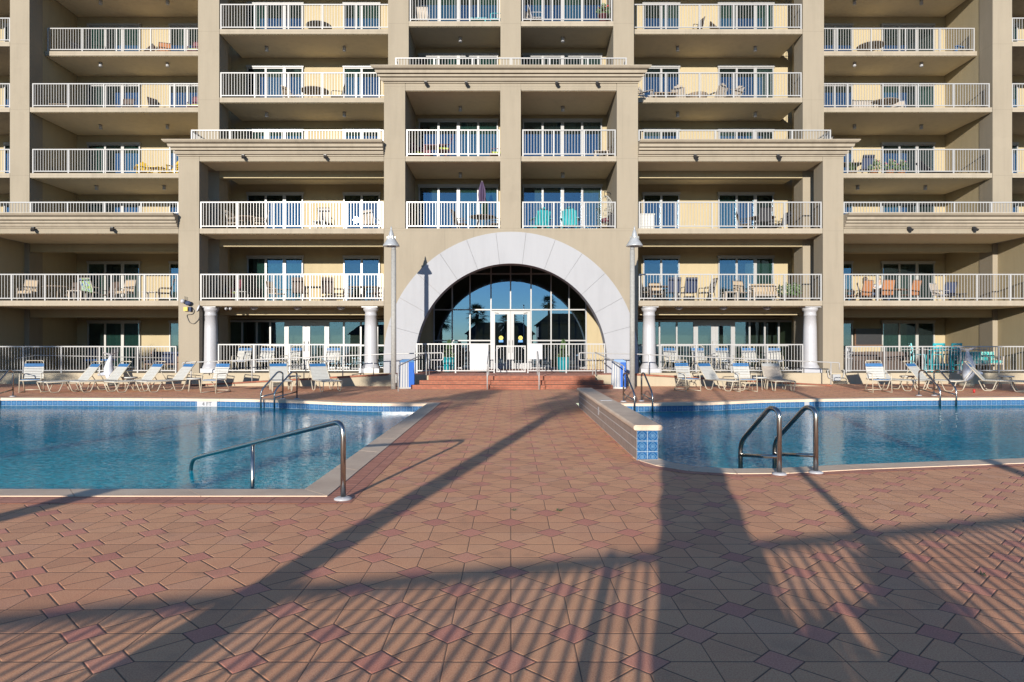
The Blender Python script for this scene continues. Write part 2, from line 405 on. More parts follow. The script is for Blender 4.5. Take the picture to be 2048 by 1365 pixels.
deckrect=[(-DX,-6),(DX,-6),(DX,36),(-DX,36)]
tag(sheet('pool_deck',deckrect,[holeL,holeR],0.0,M['paver']),'brown and rose interlocking paver deck around the pools','deck',kind='structure')
tag(sheet('ground',[(-900,-900),(900,-900),(900,900),(-900,900)],[deckrect],-.004,M['sand']),'pale sandy ground beyond the deck','ground',kind='structure')
wl_=MB(); wl_.prism(LP,'z',-1.7,-.215); wo=wl_.build('pool_water',M['water']); tag(wo,'rippled teal water of the left pool','water',kind='structure')
wr_=MB(); wr_.prism(RPI,'z',-1.7,-.215); wo=wr_.build('pool_water',M['water']); tag(wo,'rippled teal water of the right pool','water',kind='structure')
def resample(inn,out,closed,step=1.25):
    """yield quads-lists (segments) along paired chains"""
    n=len(inn); segs=[]; cur=[]; acc=0
    rngi=range(n if closed else n-1)
    for i in rngi:
        a,b=Vector(inn[i]),Vector(inn[(i+1)%n]); c,d=Vector(out[i]),Vector(out[(i+1)%n])
        L=(b-a).length; k=max(1,round(L/step))
        for j in range(k):
            t0,t1=j/k,(j+1)/k
            segs.append((a.lerp(b,t0),a.lerp(b,t1),c.lerp(d,t0),c.lerp(d,t1)))
    return segs
def pool(name,inn,out,closed,label):
    root=empty(name,(0,0,0),0,label,'swimming pool')
    cp=MB(); tl=MB(); acc=0
    for a,b,c,d in resample(inn,out,closed):
        L=(b-a).length; g=min(.004/max(L,.01),.1)
        a2,b2=a.lerp(b,g),b.lerp(a,g); c2,d2=c.lerp(d,g),d.lerp(c,g)
        e=(c-a).normalized()*-.025; f=(d-b).normalized()*-.025
        z1,z0=.012,-.062
        A,B=a2+e,b2+f
        vs=[(A.x,A.y,z0),(B.x,B.y,z0),(d2.x,d2.y,z0),(c2.x,c2.y,z0),(A.x,A.y,z1-.012),(B.x,B.y,z1-.012),(d2.x,d2.y,z1),(c2.x,c2.y,z1)]
        A1,B1=A.lerp(c2,.05),B.lerp(d2,.05)
        vs+=[(A1.x,A1.y,z1),(B1.x,B1.y,z1)]
        cp.add(vs,[(0,1,2,3),(0,4,5,1),(4,8,9,5),(8,7,6,9),(2,6,7,3),(0,3,7,8,4),(1,5,9,6,2)])
        k=max(1,math.ceil(L/.15))
        w_=L/.152
        tl.add([(a.x,a.y,-.42),(b.x,b.y,-.42),(b.x,b.y,-.062),(a.x,a.y,-.062)],[(0,1,2,3)],uvs=[[(acc,-1.36),(acc+w_,-1.36),(acc+w_,1.0),(acc,1.0)]])
        acc+=w_
    cp.build('coping',M['coping'],root); tl.build('waterline_tile',M['tile'],root,recalc=False)
    return root
poolL=pool('swimming_pool',LP,LPO,True,'left swimming pool with a square near corner and cream coping')
poolR=pool('swimming_pool',RPI,RPO,False,'right swimming pool behind the raised tiled wall with rounded near corner')
def strip(out,d,i0,i1,root):
    o2=offset_chain(out,d,False); b=MB()
    for i in range(i0,i1):
        b.add([(out[i][0],out[i][1],.004),(out[i+1][0],out[i+1][1],.004),(o2[i+1][0],o2[i+1][1],.004),(o2[i][0],o2[i][1],.004)],[(0,1,2,3)])
    return b.build('brick_border',M['brickstrip'],root)
strip(LPO,.30,0,2,poolL); strip(RPO,.16,1,10,poolR)
def text_mesh(txt,size,mat,parent,loc,rot,name='lettering'):
    cu=bpy.data.curves.new(name,'FONT'); cu.body=txt; cu.size=size; cu.extrude=.001; cu.align_x='CENTER'; cu.align_y='CENTER'
    tmp=bpy.data.objects.new(name,cu); COL.objects.link(tmp); dg=bpy.context.evaluated_depsgraph_get()
    me=bpy.data.meshes.new_from_object(tmp.evaluated_get(dg)); bpy.data.objects.remove(tmp); me.materials.append(mat)
    o=bpy.data.objects.new(name,me); COL.objects.link(o); o.parent=parent; o.location=loc; o.rotation_euler=rot; return o
# depth marker tiles "4 FT" on the far waterline of each pool
def marker(root,a,b,t,txt):
    a=Vector(a); b=Vector(b); c=a.lerp(b,t); d=(b-a).normalized(); nrm=Vector((-d.y,d.x)); ang=math.atan2(-d.y,-d.x)
    mk=MB(); mk.box(-.30,.30,-.006,.002,-.075,.075); o=mk.build('depth_marker',M['white'],root); o.location=(c.x+nrm.x*.006,c.y+nrm.y*.006,-.14); o.rotation_euler=(0,0,ang)
    text_mesh(txt,.155,M['black'],o,(0,-.008,-.004),(R(90),0,0))
marker(poolL,(-8.3,19.45),(-10,19.6),.22,'4 FT'); marker(poolR,(8.3,19.3),(7.0,19.0),-.22,'4 FT')
# raised tiled wall at the left side of the right pool
rw=empty('raised_pool_wall',(1.83,13,0),0,'low brown tiled wall with a stone cap dividing path and right pool','pool wall')
def rel(o,root): o.location=o.location-root.location; return o
b=MB(); b.box(1.69,1.975,9.17,17.0,-.3,.40); rel(b.build('wall_body',M['walltile'],rw),rw)
b=MB(); U=.1425
b.add([(1.69,9.166,-.005),(1.975,9.166,-.005),(1.975,9.166,.40),(1.69,9.166,.40)],[(0,1,2,3)],uvs=[[(0,.16),(2,.16),(2,3.0),(0,3.0)]])
rel(b.build('patterned_tile',M['tile'],rw,recalc=False),rw)
prof=[(1.655,.405),(1.642,.425),(1.642,.455),(1.662,.475),(2.005,.475),(2.025,.455),(2.025,.425),(2.01,.405)]
b=MB(); b.prism(prof,'y',9.13,17.04); rel(b.build('cap_stone',M['coping'],rw),rw)
b=MB(); b.box(1.72,1.94,13.1,13.25,.476,.481); b.box(1.683,1.688,13.1,13.25,.20,.35); rel(b.build('depth_marker',M['white'],rw),rw)

# ------------------------------------------------------------------ the apartment building
BLD=empty('apartment_building',(0,27,0),0,'beige balconied apartment building with a big white entrance arch','apartment building')
def B(b,name,mat,parent=None,recalc=True):
    o=b.build(name,mat,parent or BLD,recalc)
    if (parent or BLD) is BLD: o.location=(0,-27,0)
    return o
F={1:.43,2:3.31,3:6.19,4:9.07,5:11.95,6:14.83,7:17.71}
Y0,YC,YM,YF,YF6=27.2,28.0,28.7,29.9,30.87           # front planes
BC,BM,BF=30.1,31.1,33.2                             # back walls
TOP=19.2
def wallbox(name,mat,*boxes):
    b=MB()
    for q in boxes: b.box(*q)
    return B(b,name,mat)
for s in (-1,1):
    def X(a,b_): return (min(s*a,s*b_),max(s*a,s*b_))
    # plinth under the terrace
    wallbox('plinth',M['cream'],(*X(4.6,30),27.06,33.1,-.02,.43))
    # centre piers (full-depth party walls)
    wallbox('pier',M['stucco'],(*X(4.22,5.06),Y0,BC+1.2,F[3]+.003,11.98)); wallbox('pier',M['stucco'],(*X(4.2,5.04),YC,BC+1.2,11.98,TOP))
    # mid bay piers
    wallbox('pier',M['stucco'],(*X(12.43,13.25),Y0,28.02,-.01,9.06)); wallbox('pier',M['stucco'],(*X(12.27,13.16),YM,29.6,.43,TOP))
    wallbox('party_wall',M['yellow'],(*X(12.78,13.1),29.6,33.3,.43,TOP))
    # far piers
    wallbox('pier',M['stucco'],(*X(21.1,21.95),YF,30.75,.43,TOP)); wallbox('party_wall',M['yellow'],(*X(21.115,21.75),30.75,33.3,.43,TOP))
    wallbox('party_wall',M['yellow'],(*X(21.32,21.73),27.25,YF,.43,6.0))
    wallbox('pier',M['stucco'],(*X(29.4,30.2),YF,30.75,.43,TOP))
    # back walls
    wallbox('back_wall',M['yellow'],(*X(4.9,13.0),BM,BM+.25,2.72,TOP)); wallbox('back_wall',M['yellow'],(*X(13.1,21.3),BF,BF+.25,.43,TOP),(*X(21.76,30),BF,BF+.25,.43,TOP))
    wallbox('back_wall',M['yellow'],(*X(.4,4.22),BC,BC+.25,F[3],TOP))
    # slabs, each storey: centre / mid / far
    def slab(x0,x1,y0,y1,z,t=.2,name='balcony_slab'):
        b=MB(); b.box(*X(x0,x1),y0,y1,z-t,z); o=B(b,name,M['pale']); b=MB(); b.box(*X(x0+.02,x1-.02),y0+.03,y1-.01,z+.0005,z+.002); B(b,'bounce_sheet',M['floor_bounce'],o); return o  # thin unseen sheet added on the slab to bounce sun upwards
    def ceil_(x0,x1,y0,y1,z): b=MB(); b.box(*X(x0,x1),y0,y1,z-.212,z-.203); B(b,'soffit',M['soffit'])
    for k in (4,5,6,7):
        f=Y0+.015 if k<6 else YC+.015
        slab(.41,4.21,f,BC,F[k],.2 if k!=5 else .26); ceil_(.42,4.2,f+.05,BC,F[k]-(.06 if k==5 else 0))
    for k in (2,3,4,5,6,7):
        f=Y0+.012 if k<5 else YM+.012
        x1=12.42 if k<5 else 12.26
        slab(5.07,x1,f,BM,F[k]); ceil_(5.08,x1-.02,f+.05,BM,F[k])
        if k<5:
            slab(12.42,13.0,28.03,YM,F[k])
            b=MB(); b.box(*X(5.08,12.26),YM,YM+.3,F[k]-.51,F[k]-.213); B(b,'beam',M['yellow'])
    for k in (2,3,4,5,6,7):
        f={2:Y0+.012,3:Y0+.012,4:YF,5:YF,6:YF6,7:YF}[k]
        inner=13.26 if k<4 else 13.165
        slab(inner,21.08 if k>3 else 21.3,f,BF,F[k]); ceil_(inner,21.06,f+.05,BF,F[k])
        if k>3: slab(21.96,29.3,YF,BF,F[k])
        else:
            slab(21.74,30,f,BF,F[k]); b=MB(); b.box(*X(13.27,21.08),YF+.02,YF+.32,F[k]-.56,F[k]-.213); B(b,'beam',M['yellow'])
wallbox('pier',M['stucco'],(-.425,.39,Y0,BC+1.2,F[3]+.003,11.98)); wallbox('pier',M['stucco'],(-.43,.40,YC,BC+1.2,11.98,TOP))
wallbox('back_wall',M['yellow'],(-13.3,13.3,33.3,33.5,.43,TOP))
# cornices
CP=[(0,0),(.05,0),(.05,.035),(.02,.04),(.02,.055),(.10,.06),(.15,.14),(.155,.165),(.10,.17),(.10,.19),(.21,.20),(.225,.275),(.15,.28),(.15,.30),(.285,.31),(.31,.40),(.315,.415),(.25,.42),(.25,.437),(.37,.445),(.41,.47),(.46,.53),(.46,.555),(-.25,.555),(-.25,0)]
def cornice(x0,x1,m0,m1,z):
    b=MB(); n=len(CP)
    vs=[(x0-(p if m0 else 0),Y0-p,z+h) for p,h in CP]+[(x1+(p if m1 else 0),Y0-p,z+h) for p,h in CP]
    tri=geometry.tessellate_polygon([[Vector((p,h,0)) for p,h in CP]])
    b.add(vs,[tuple(t) for t in tri]+[tuple(n+i for i in t) for t in tri]+[(i,(i+1)%n,n+(i+1)%n,n+i) for i in range(n)])
    B(b,'cornice',M['pale'])
cornice(-5.06,5.06,True,True,11.97)
cornice(-13.25,-5.065,True,False,9.06); cornice(5.065,13.25,False,True,9.06)
cornice(-30,-13.255,False,False,6.18); cornice(13.255,30,False,False,6.18)
# header bands under the cornices (flush fascia)
wallbox('fascia',M['stucco'],(-4.2,-.43,Y0+.004,27.5,11.74,11.965),(.395,4.2,Y0+.004,27.5,11.74,11.965))
for s in (-1,1):
    a=sorted((s*5.07,s*12.42)); wallbox('fascia',M['stucco'],(*a,Y0+.004,27.5,8.88,9.055)); a=sorted((s*13.26,s*30)); wallbox('fascia',M['stucco'],(*a,Y0+.004,27.5,6.0,6.175))
# railings -------------------------------------------------------------
def rail_mb(x0,x1,y,z0,z1,gap=.117,post=1.45,foot=True):
    b=MB(); L=x1-x0; n=max(1,round(L/post))
    b.box(x0,x1,y-.026,y+.026,z1-.045,z1); b.box(x0,x1,y-.018,y+.018,z0+.075,z0+.115)
    for i in range(n+1):
        x=x0+.025+(L-.05)*i/n; b.box(x-.026,x+.026,y-.024,y+.024,z0 if foot else z0+.075,z1-.046)
    k=round(L/gap)
    for i in range(1,k):
        x=x0+L*i/k
        b.box(x-.008,x+.008,y-.0095,y+.0095,z0+.116,z1-.046)
    return b
def brail(x0,x1,y,z0,z1,name='balcony_railing',**k): return B(rail_mb(min(x0,x1),max(x0,x1),y,z0,z1,**k),name,M['rail'])
def bretn(x,y0,y1,z0,z1):
    b=MB(); b.box(x-.02,x+.02,y0,y1,z1-.045,z1); b.box(x-.018,x+.018,y0,y1,z0+.02,z0+.06); k=max(1,round((y1-y0)/.117))
    for i in range(k): b.box(x-.0095,x+.0095,y0+(i+.5)*(y1-y0)/k-.0095,y0+(i+.5)*(y1-y0)/k+.0095,z0+.061,z1-.046)
    B(b,'railing_return',M['rail'])
for s in (-1,1):
    for k in (3,4): brail(s*.45,s*4.18,Y0+.06,F[k],F[k]+1.07)
    for k in (6,7): brail(s*.45,s*4.16,YC+.06,F[k],F[k]+1.07)
    for k in (2,3): brail(s*5.10,s*12.4,Y0+.06,F[k],F[k]+1.07)
    for k in (5,6): brail(s*5.08,s*12.24,YM+.06,F[k],F[k]+1.07)
    brail(s*5.09,s*12.78,Y0+.08,F[4]+.54,F[4]+1.07,'parapet_railing',foot=False); bretn(s*12.78,Y0+.1,YM,F[4]+.54,F[4]+1.07)
    brail(s*13.28,s*21.28,Y0+.06,F[2],F[2]+1.07); brail(s*21.76,s*29.5,Y0+.06,F[2],F[2]+1.07)
    brail(s*13.28,s*29.5,Y0+.08,F[3]+.54,F[3]+1.07,'parapet_railing',foot=False)
    for k in (4,5): brail(s*13.19,s*21.0,YF+.06,F[k],F[k]+1.07); brail(s*21.97,s*29.3,YF+.06,F[k],F[k]+1.07)
    brail(s*13.19,s*21.0,YF6+.06,F[6],F[6]+1.07); brail(s*21.97,s*29.3,YF+.06,F[6],F[6]+1.07)
brail(-4.62,4.62,Y0+.08,F[5]+.54,F[5]+1.07,'parapet_railing',foot=False); bretn(-4.62,Y0+.1,YC,F[5]+.54,F[5]+1.07); bretn(4.62,Y0+.1,YC,F[5]+.54,F[5]+1.07)
# arched entrance wall and porch ------------------------------------------------
AZ=.98; RO=5.06; RI=3.80; RH=3.93
def arc(r,n,a0,a1): return [(r*math.cos(a0+(a1-a0)*i/n),AZ+r*math.sin(a0+(a1-a0)*i/n)) for i in range(n+1)]
b=MB()
hole=[(RH,.40)]+arc(RH,48,0,math.pi)+[(-RH,.40)]
outl=[(-5.06,.40),(-5.06,F[3]),(5.06,F[3]),(5.06,.40)]
# split in two halves so every face is simple
hl=[p for p in hole if p[0]<=1e-6]; hr=[p for p in hole if p[0]>=-1e-6]
top=(0,AZ+RH)
for side in (-1,1):
    h=hl if side<0 else hr[::-1]
    poly=([(0,F[3])]+[top]+[p for p in h if abs(p[0])>1e-6]+[(side*5.06,.40),(side*5.06,F[3])])
    tri=geometry.tessellate_polygon([[Vector((p[0],p[1],0)) for p in poly]]); n=len(poly)
    b.add([(p[0],Y0,p[1]) for p in poly]+[(p[0],Y0+.5,p[1]) for p in poly],[tuple(t) for t in tri]+[tuple(n+i for i in t) for t in tri]+[(i,(i+1)%n,n+(i+1)%n,n+i) for i in range(n)])
B(b,'arch_wall',M['stucco'])
ring=MB(); NS=13; da=R(13.6)
edges=[R(90)-da/2+da*(i-6) for i in range(14)]
edges[0]=0.0; edges[-1]=math.pi
for i in range(13):
    g=.0009; a0=edges[i]+(g if i else 0); a1=edges[i+1]-(g if i<12 else 0)
    poly=arc(RO,8,a0,a1)+arc(RI,8,a1,a0); ring.prism(poly,'y',Y0-.09,Y0+.03)
    poly=arc(RI+.11,8,a0,a1)+arc(RI,8,a1,a0); ring.prism(poly,'y',Y0+.031,Y0+.62)
for s in (-1,1):
    xs=sorted((s*RI,s*RO)); ring.box(*xs,Y0-.09,Y0+.03,.43,AZ-.006); xs=sorted((s*RI,s*(RI+.11))); ring.box(*xs,Y0+.031,Y0+.62,.43,AZ-.006)
B(ring,'entrance_arch',M['arch'])
YG=31.0
wallbox('porch_wall',M['yellow'],(-5.0,-3.52,YG,YG+.2,.43,5.9),(3.44,5.0,YG,YG+.2,.43,5.9),(-3.519,3.439,YG,YG+.2,5.6,5.9),(-5.05,-4.6,Y0+.5,YG,.43,5.9),(4.6,5.05,Y0+.5,YG,.43,5.9))
wallbox('porch_ceiling',M['soffit'],(-5.05,5.05,Y0+.5,34,5.9,6.1))
wallbox('porch_floor',M['brickstrip'],(-4.6,4.6,27.07,YG+.0,.2,.432))
wallbox('lobby_room',M['room'],(-4.2,4.2,34.0,34.1,.4,5.9),(-4.3,-4.2,YG+.21,34,.4,5.9),(4.2,4.3,YG+.21,34,.4,5.9),(-4.2,4.2,YG+.05,34,.38,.42))
VX=[(p-1022)*YG/1365 for p in (868,904.5,940,982,1062,1102,1138,1172)]
lob=MB(); mw=.028
for i,x in enumerate(VX): lob.box(x-mw,x+mw,YG-.06,YG+.02,.44,5.6)
lob.box(-.02-mw,-.02+mw,YG-.06,YG+.02,3.12,5.6)
for z in (3.14,4.77): lob.box(VX[0],VX[-1],YG-.055,YG+.018,z-mw,z+mw)
for z in (.5,1.74): lob.box(VX[0],VX[3]-mw,YG-.055,YG+.018,z-mw,z+mw); lob.box(VX[4]+mw,VX[-1],YG-.055,YG+.018,z-mw,z+mw)
lw=B(lob,'lobby_window_wall',M['doorframe'])
for q in ((VX[0],VX[-1],YG-.01,YG-.004,3.141,5.6),(VX[0],VX[3],YG-.01,YG-.004,.5,3.14),(VX[4],VX[-1],YG-.01,YG-.004,.5,3.14)):
    b=MB(); b.box(*q); B(b,'glass',M['lobbyglass'],lw)
for s,(xa,xb) in ((-1,(VX[3]+.03,-.025)),(1,(-.015,VX[4]-.03))):
    b=MB(); y0,y1=YG-.09,YG-.03; ww=.15
    b.box(xa,xa+ww,y0,y1,.46,3.08); b.box(xb-ww,xb,y0,y1,.46,3.08); b.box(xa+ww,xb-ww,y0,y1,2.93,3.08); b.box(xa+ww,xb-ww,y0,y1,.46,.72)
    d=B(b,'entrance_door',M['doorframe'])
    b=MB(); b.box(xa+ww,xb-ww,YG-.062,YG-.056,.72,2.93); B(b,'glass',M['lobbyglass'],d)
    b=MB(); hx=(xb-.075) if s<0 else (xa+.075); b.tube([(hx,y0,1.2),(hx,y0-.06,1.2),(hx,y0-.06,1.75),(hx,y0,1.75)],.016); B(b,'door_handle',M['greyframe'],d)
    cx=(xa+xb)/2
    b=MB(); b.prism([(cx+.10*math.cos(t),1.86+.10*math.sin(t)) for t in [2*math.pi*i/20 for i in range(20)]],'y',YG-.071,YG-.066); st=B(b,'door_sticker',M['sticky'],d)
    b=MB(); b.box(cx-.10,cx+.10,YG-.070,YG-.064,1.66,1.77); B(b,'sticker_panel',M['stickb'],d)
    b=MB(); b.box(cx-.07,cx+.07,YG-.0735,YG-.0715,1.845,1.875); B(b,'sticker_band',M['black'],d)
    ax=xa+.14 if s<0 else xb-.14
    b=MB(); b.tube([(ax,y0-.01,3.0),(ax+(.16 if s<0 else -.16),y0-.07,2.98)],.02); B(b,'door_closer',M['greyframe'],d)
# shop fronts on the ground floor of the mid bays
def storefront(s,px,doors):
    xs=[(p-1022)*BM/1365 for p in px]; b=MB(); y=BM; mw=.035; zt=2.58
    for i,x in enumerate(xs): b.box(x-mw,x+mw,y-.05,y+.03,.44,zt)
    b.box(xs[0],xs[-1],y-.055,y+.03,zt,zt+.09)
    for i in range(len(xs)-1):
        if i in doors: continue
        for z in (.5,1.52): b.box(xs[i]+mw,xs[i+1]-mw,y-.045,y+.028,z-.035,z+.035)
    w_=B(b,'window_wall',M['doorframe'])
    for i0,i1 in ((0,doors[0]),(doors[-1]+1,len(xs)-1)):
        g=MB(); g.box(xs[i0],xs[i1],y-.006,y,.5,zt); B(g,'glass',M['glass'],w_)
    for i in doors:
        b=MB(); xa,xb=xs[i]+mw,xs[i+1]-mw; ww=.13
        b.box(xa,xa+ww,y-.07,y-.02,.46,zt-.01); b.box(xb-ww,xb,y-.07,y-.02,.46,zt-.01); b.box(xa+ww,xb-ww,y-.07,y-.02,zt-.17,zt-.01); b.box(xa+ww,xb-ww,y-.07,y-.02,.46,.70)
        d=B(b,'glazed_door',M['doorframe']); b=MB(); b.box(xa+ww,xb-ww,y-.05,y-.044,.70,zt-.17); B(b,'glass',M['glass'],d)
        hx=xb-.065 if i==doors[0] else xa+.065
        b=MB(); b.tube([(hx,y-.07,1.25),(hx,y-.12,1.25),(hx,y-.12,1.7),(hx,y-.07,1.7)],.014); B(b,'door_handle',M['greyframe'],d)
    a=sorted((s*5.0,s*12.78))
    wallbox('inner_room',M['room'],(*a,33.0,33.1,.43,3.1),(*a,BM+.05,33.0,.40,.425))
    wallbox('ledge',M['cream'],(a[0]+.1,a[1]-.1,BM-.14,BM-.001,2.74,2.80))
storefront(-1,(405,430,455.7,484.8,514,541,571,613.5,657,688,722,755,790),(6,7))
storefront(1,(1262,1290,1318.6,1353,1388,1428.5,1468,1498.6,1529,1557,1585,1612,1640),(4,5))
# sliding doors
def slider(xa,xb,y,z0,n,curt,h=2.2):
    fw=.055; b=MB()
    b.box(xa,xa+fw,y-.10,y-.001,z0+.01,z0+h); b.box(xb-fw,xb,y-.10,y-.001,z0+.01,z0+h); b.box(xa-.03,xb+.03,y-.12,y-.001,z0+h,z0+h+.10)
    P=(xb-xa)/n
    for i in range(1,n): x=xa+P*i; k=.045 if i%2 else .07; b.box(x-k,x+k,y-.085 if i%2 else y-.095,y-.03,z0+.01,z0+h)
    for i in range(n): b.box(xa+fw+P*i*0,xa+fw+.001,y-.08,y-.04,z0+.01,z0+.02)
    b.box(xa+fw,xb-fw,y-.075,y-.03,z0+.01,z0+.07); b.box(xa+fw,xb-fw,y-.078,y-.03,z0+h-.05,z0+h-.001)
    o=B(b,'sliding_door',M['greyframe'] if y==BF and z0<6 else M['doorframe'])
    b=MB(); b.box(xa+fw,xb-fw,y-.058,y-.054,z0+.07,z0+h-.05); B(b,'glass',M['glass'],o)
    b=MB(); b.box(xa+fw,xb-fw,y-.012,y-.004,z0+.02,z0+h-.01); B(b,'room_shade_board',M['dark'],o)  # flat dark board on the wall, shade of the room behind painted in
    for i,c in enumerate(curt):
        if not c: continue
        f0,f1=c[1],c[2]; x0=xa+fw+P*i+P*f0; x1=xa+P*i+P*f1-fw; N=max(6,int((x1-x0)/.035)); pts=[]
        for j in range(N+1): pts.append((x0+(x1-x0)*j/N,y-.030+(.011 if j%2 else -.011)))
        b=MB(); b.add([(p[0],p[1],z0+.05) for p in pts]+[(p[0],p[1],z0+h-.07) for p in pts],[(j,j+1,N+2+j,N+1+j) for j in range(N)])
        B(b,'curtain',M[c[0]],o,recalc=False)
    return o
def rc():
    r=rnd.random()
    if r<.30: return (rnd.choice(['curt_teal','curt_teal','curt_grey']),0,1)
    if r<.42: return (rnd.choice(['curt_teal','curt_grey']),.45,1)
    return ('curt_dark',0,1) if r<.6 else None
TE=('curt_teal',0,1); GR=('curt_grey',0,1); DK=('curt_dark',0,1)
SPEC={('fl',1):[None,TE,TE],('fr',1):[TE,TE,DK],('fl',4):[('curt_teal',.4,1),None,('curt_teal',0,1)],('fr',5):[TE,None,TE],('fr',4):[None,DK,DK],
      ('mr',2):[None,('curt_grey',.4,1),TE],('mr',6):[TE,None,TE],('cl',4):[None,None,TE,TE],('cl',3):[('curt_grey',.6,1),None,TE,TE],('cr',3):[('curt_grey',.5,1),None,None,GR],('cr',4):[None,DK,None,DK]}
for s,c in ((-1,'l'),(1,'r')):
    for k in range(1,7):
        a=sorted((s*20.55,s*18.0)); slider(*a,BF,F[k],3,SPEC.get(('f'+c,k),[rc() for _ in range(3)]))
        a=sorted((s*16.58,s*14.85)); slider(*a,BF,F[k],2,[rc() for _ in range(2)])
        a=sorted((s*24.6,s*23.0)); slider(*a,BF,F[k],2,[rc() for _ in range(2)])
        if k>1:
            a=((-12.0,-9.45) if s<0 else (9.42,11.94)); slider(*a,BM,F[k],3,SPEC.get(('m'+c,k),[rc() for _ in range(3)]))
            a=((-7.62,-5.96) if s<0 else (6.0,7.66)); slider(*a,BM,F[k],2,[None if k in(2,3) else rc() for _ in range(2)])
        if k>2:
            a=((-4.06,-.57) if s<0 else (.52,4.0)); slider(*a,BC,F[k],4,SPEC.get(('c'+c,k),[rc() for _ in range(4)]),2.32)
# ceiling lamps
def clight(px,py,Yd,z,r=.075,h=.2,dome=False):
    b=MB(); x=(px-1022)*Yd/1365
    if dome: b.lathe([(.17,0),(.16,-.05),(.11,-.10),(.03,-.125)],(x,Yd,z),16)
    else: b.lathe([(r,0),(r,-h)],(x,Yd,z),12)
    B(b,'ceiling_light',M['white'])
for s in (-1,1):
    for k in (3,4,5,6,7):
        y_={3:31.3,4:31.3}.get(k,31.6)
        for x in (19.0,15.9):
            if k==3 and x>16: continue
            b=MB(); b.lathe([(.075,0),(.075,-.2)],(s*x,y_,F[k]-.213),12); B(b,'ceiling_light',M['white'])
    for k in (5,6,7):
        for x in (10.7,7.3): b=MB(); b.lathe([(.075,0),(.075,-.2)],(s*x,29.9,F[k]-.213),12); B(b,'ceiling_light',M['white'])
    for k in (4,5,6,7): b=MB(); b.lathe([(.075,0),(.075,-.2)],(s*2.3+(.15 if s<0 else -.1),29.0,F[k]-.213-(.06 if k==5 else 0)),12); B(b,'ceiling_light',M['white'])
for p in (508,595,682,1358,1447,1534): clight(p,617,27.9,F[2]-.212,dome=True)
# floodlights under the cornices
def flood(px,py,Yd=27.1):
    x=PX(px,Yd); z=PZ(py,Yd); b=MB(); b.box(x-.05,x+.05,Yd-.02,Y0+.02,z-.03,z+.05); b.bar((x,Yd-.02,z-.02),(x+.06,Yd-.14,z-.11),.11,.09); B(b,'floodlight',M['black'])
for p,q in ((66,457),(224,457),(486,312),(650,312),(851,165),(932,166),(1113,166),(1194,166),(1390,312),(1556,312),(1818,456),(1948,456)): flood(p,q)
# round columns
for px in (422,742,1298,1620):
    c=(PX(px,27.66),27.66,0); b=MB()
    b.box(c[0]-.40,c[0]+.40,27.26,28.06,.432,.60)
    b.lathe([(.36,.60),(.36,.64),(.33,.70),(.29,.76),(.275,.84),(.27,1.2),(.255,2.2),(.235,2.72),(.25,2.725),(.25,2.76),(.235,2.77),(.235,2.88),(.27,2.91),(.30,2.96),(.31,3.00),(.31,3.05)],c,28); b.box(c[0]-.32,c[0]+.32,27.34,27.98,3.05,3.098)
    B(b,'column',M['white'])
# ------------------------------------------------------------------ entrance landing, steps, ramps
LX=3.05
st=empty('entrance_steps',(0,25,0),0,'red brick steps rising to the gated landing under the white arch','steps')
def SP(b,name,mat,root): o=b.build(name,mat,root); o.location=tuple(-c for c in root.location); return o
for i,(y,z,x0,x1) in enumerate(((23.85,.143,-3.5,3.55),(24.15,.287,-3.24,3.28))):
    b=MB(); b.box(x0,x1,y,24.47,z-.143 if i else -.02,z); b.box(-.72,1.18,y-.14,y,z-.143 if i else -.02,z-.002); SP(b,'step',M['brick'],st)
b=MB(); b.box(-2.96,3.02,24.47,24.75,.288,.428); SP(b,'step',M['brick'],st)
b=MB(); b.box(-LX,LX,24.75,25.5,.0,.426); b.box(-4.6,4.6,25.5,27.06,.0,.4262); SP(b,'landing',M['cream'],st)
b=MB(); b.box(-LX,LX,24.752,27.055,.4264,.4324); b.box(-4.6,-LX-.002,25.6,27.055,.4264,.4324); b.box(LX+.002,4.6,25.6,27.055,.4264,.4324); SP(b,'landing_paving',M['brickstrip'],st)
for s in (-1,1):
    r=empty('access_ramp',(s*8,26.2,0),0,'cream walled ramp with a brick edge rising '+('right to the landing, behind the left pool' if s<0 else 'left to the landing, behind the right pool'),'ramp')
    b=MB(); b.prism([(s*12.0,-.01),(s*4.602,-.01),(s*4.602,.40)],'y',25.53,27.05); SP(b,'ramp_wall',M['cream'],r)
    b=MB(); b.prism([(s*12.0,.0),(s*4.602,.41),(s*4.602,.475),(s*12.0,.05)],'y',25.515,25.70); SP(b,'brick_edge',M['brick'],r)
    b=MB(); b.prism([(s*11.9,.004),(s*4.602,.405),(s*4.602,.425),(s*11.9,.012)],'y',25.705,27.045); SP(b,'ramp_paving',M['brickstrip'],r)
def handrail(label,paths,posts,rad=.022,mat='rail',cat='handrail',name='handrail',fl=.05,flange=False):
    p0=Vector(paths[0][0]); root=empty(name,(p0.x,p0.y,0),0,label,cat)
    for k,p in enumerate(paths):
        b=MB(); b.tube(fillet(p,fl,6),rad,10); SP(b,'rail' if k==0 else 'lower_rail',M[mat],root)
    for a,c in posts:
        b=MB(); b.tube([a,c],rad*.95,10); SP(b,'post',M[mat],root)
    return root
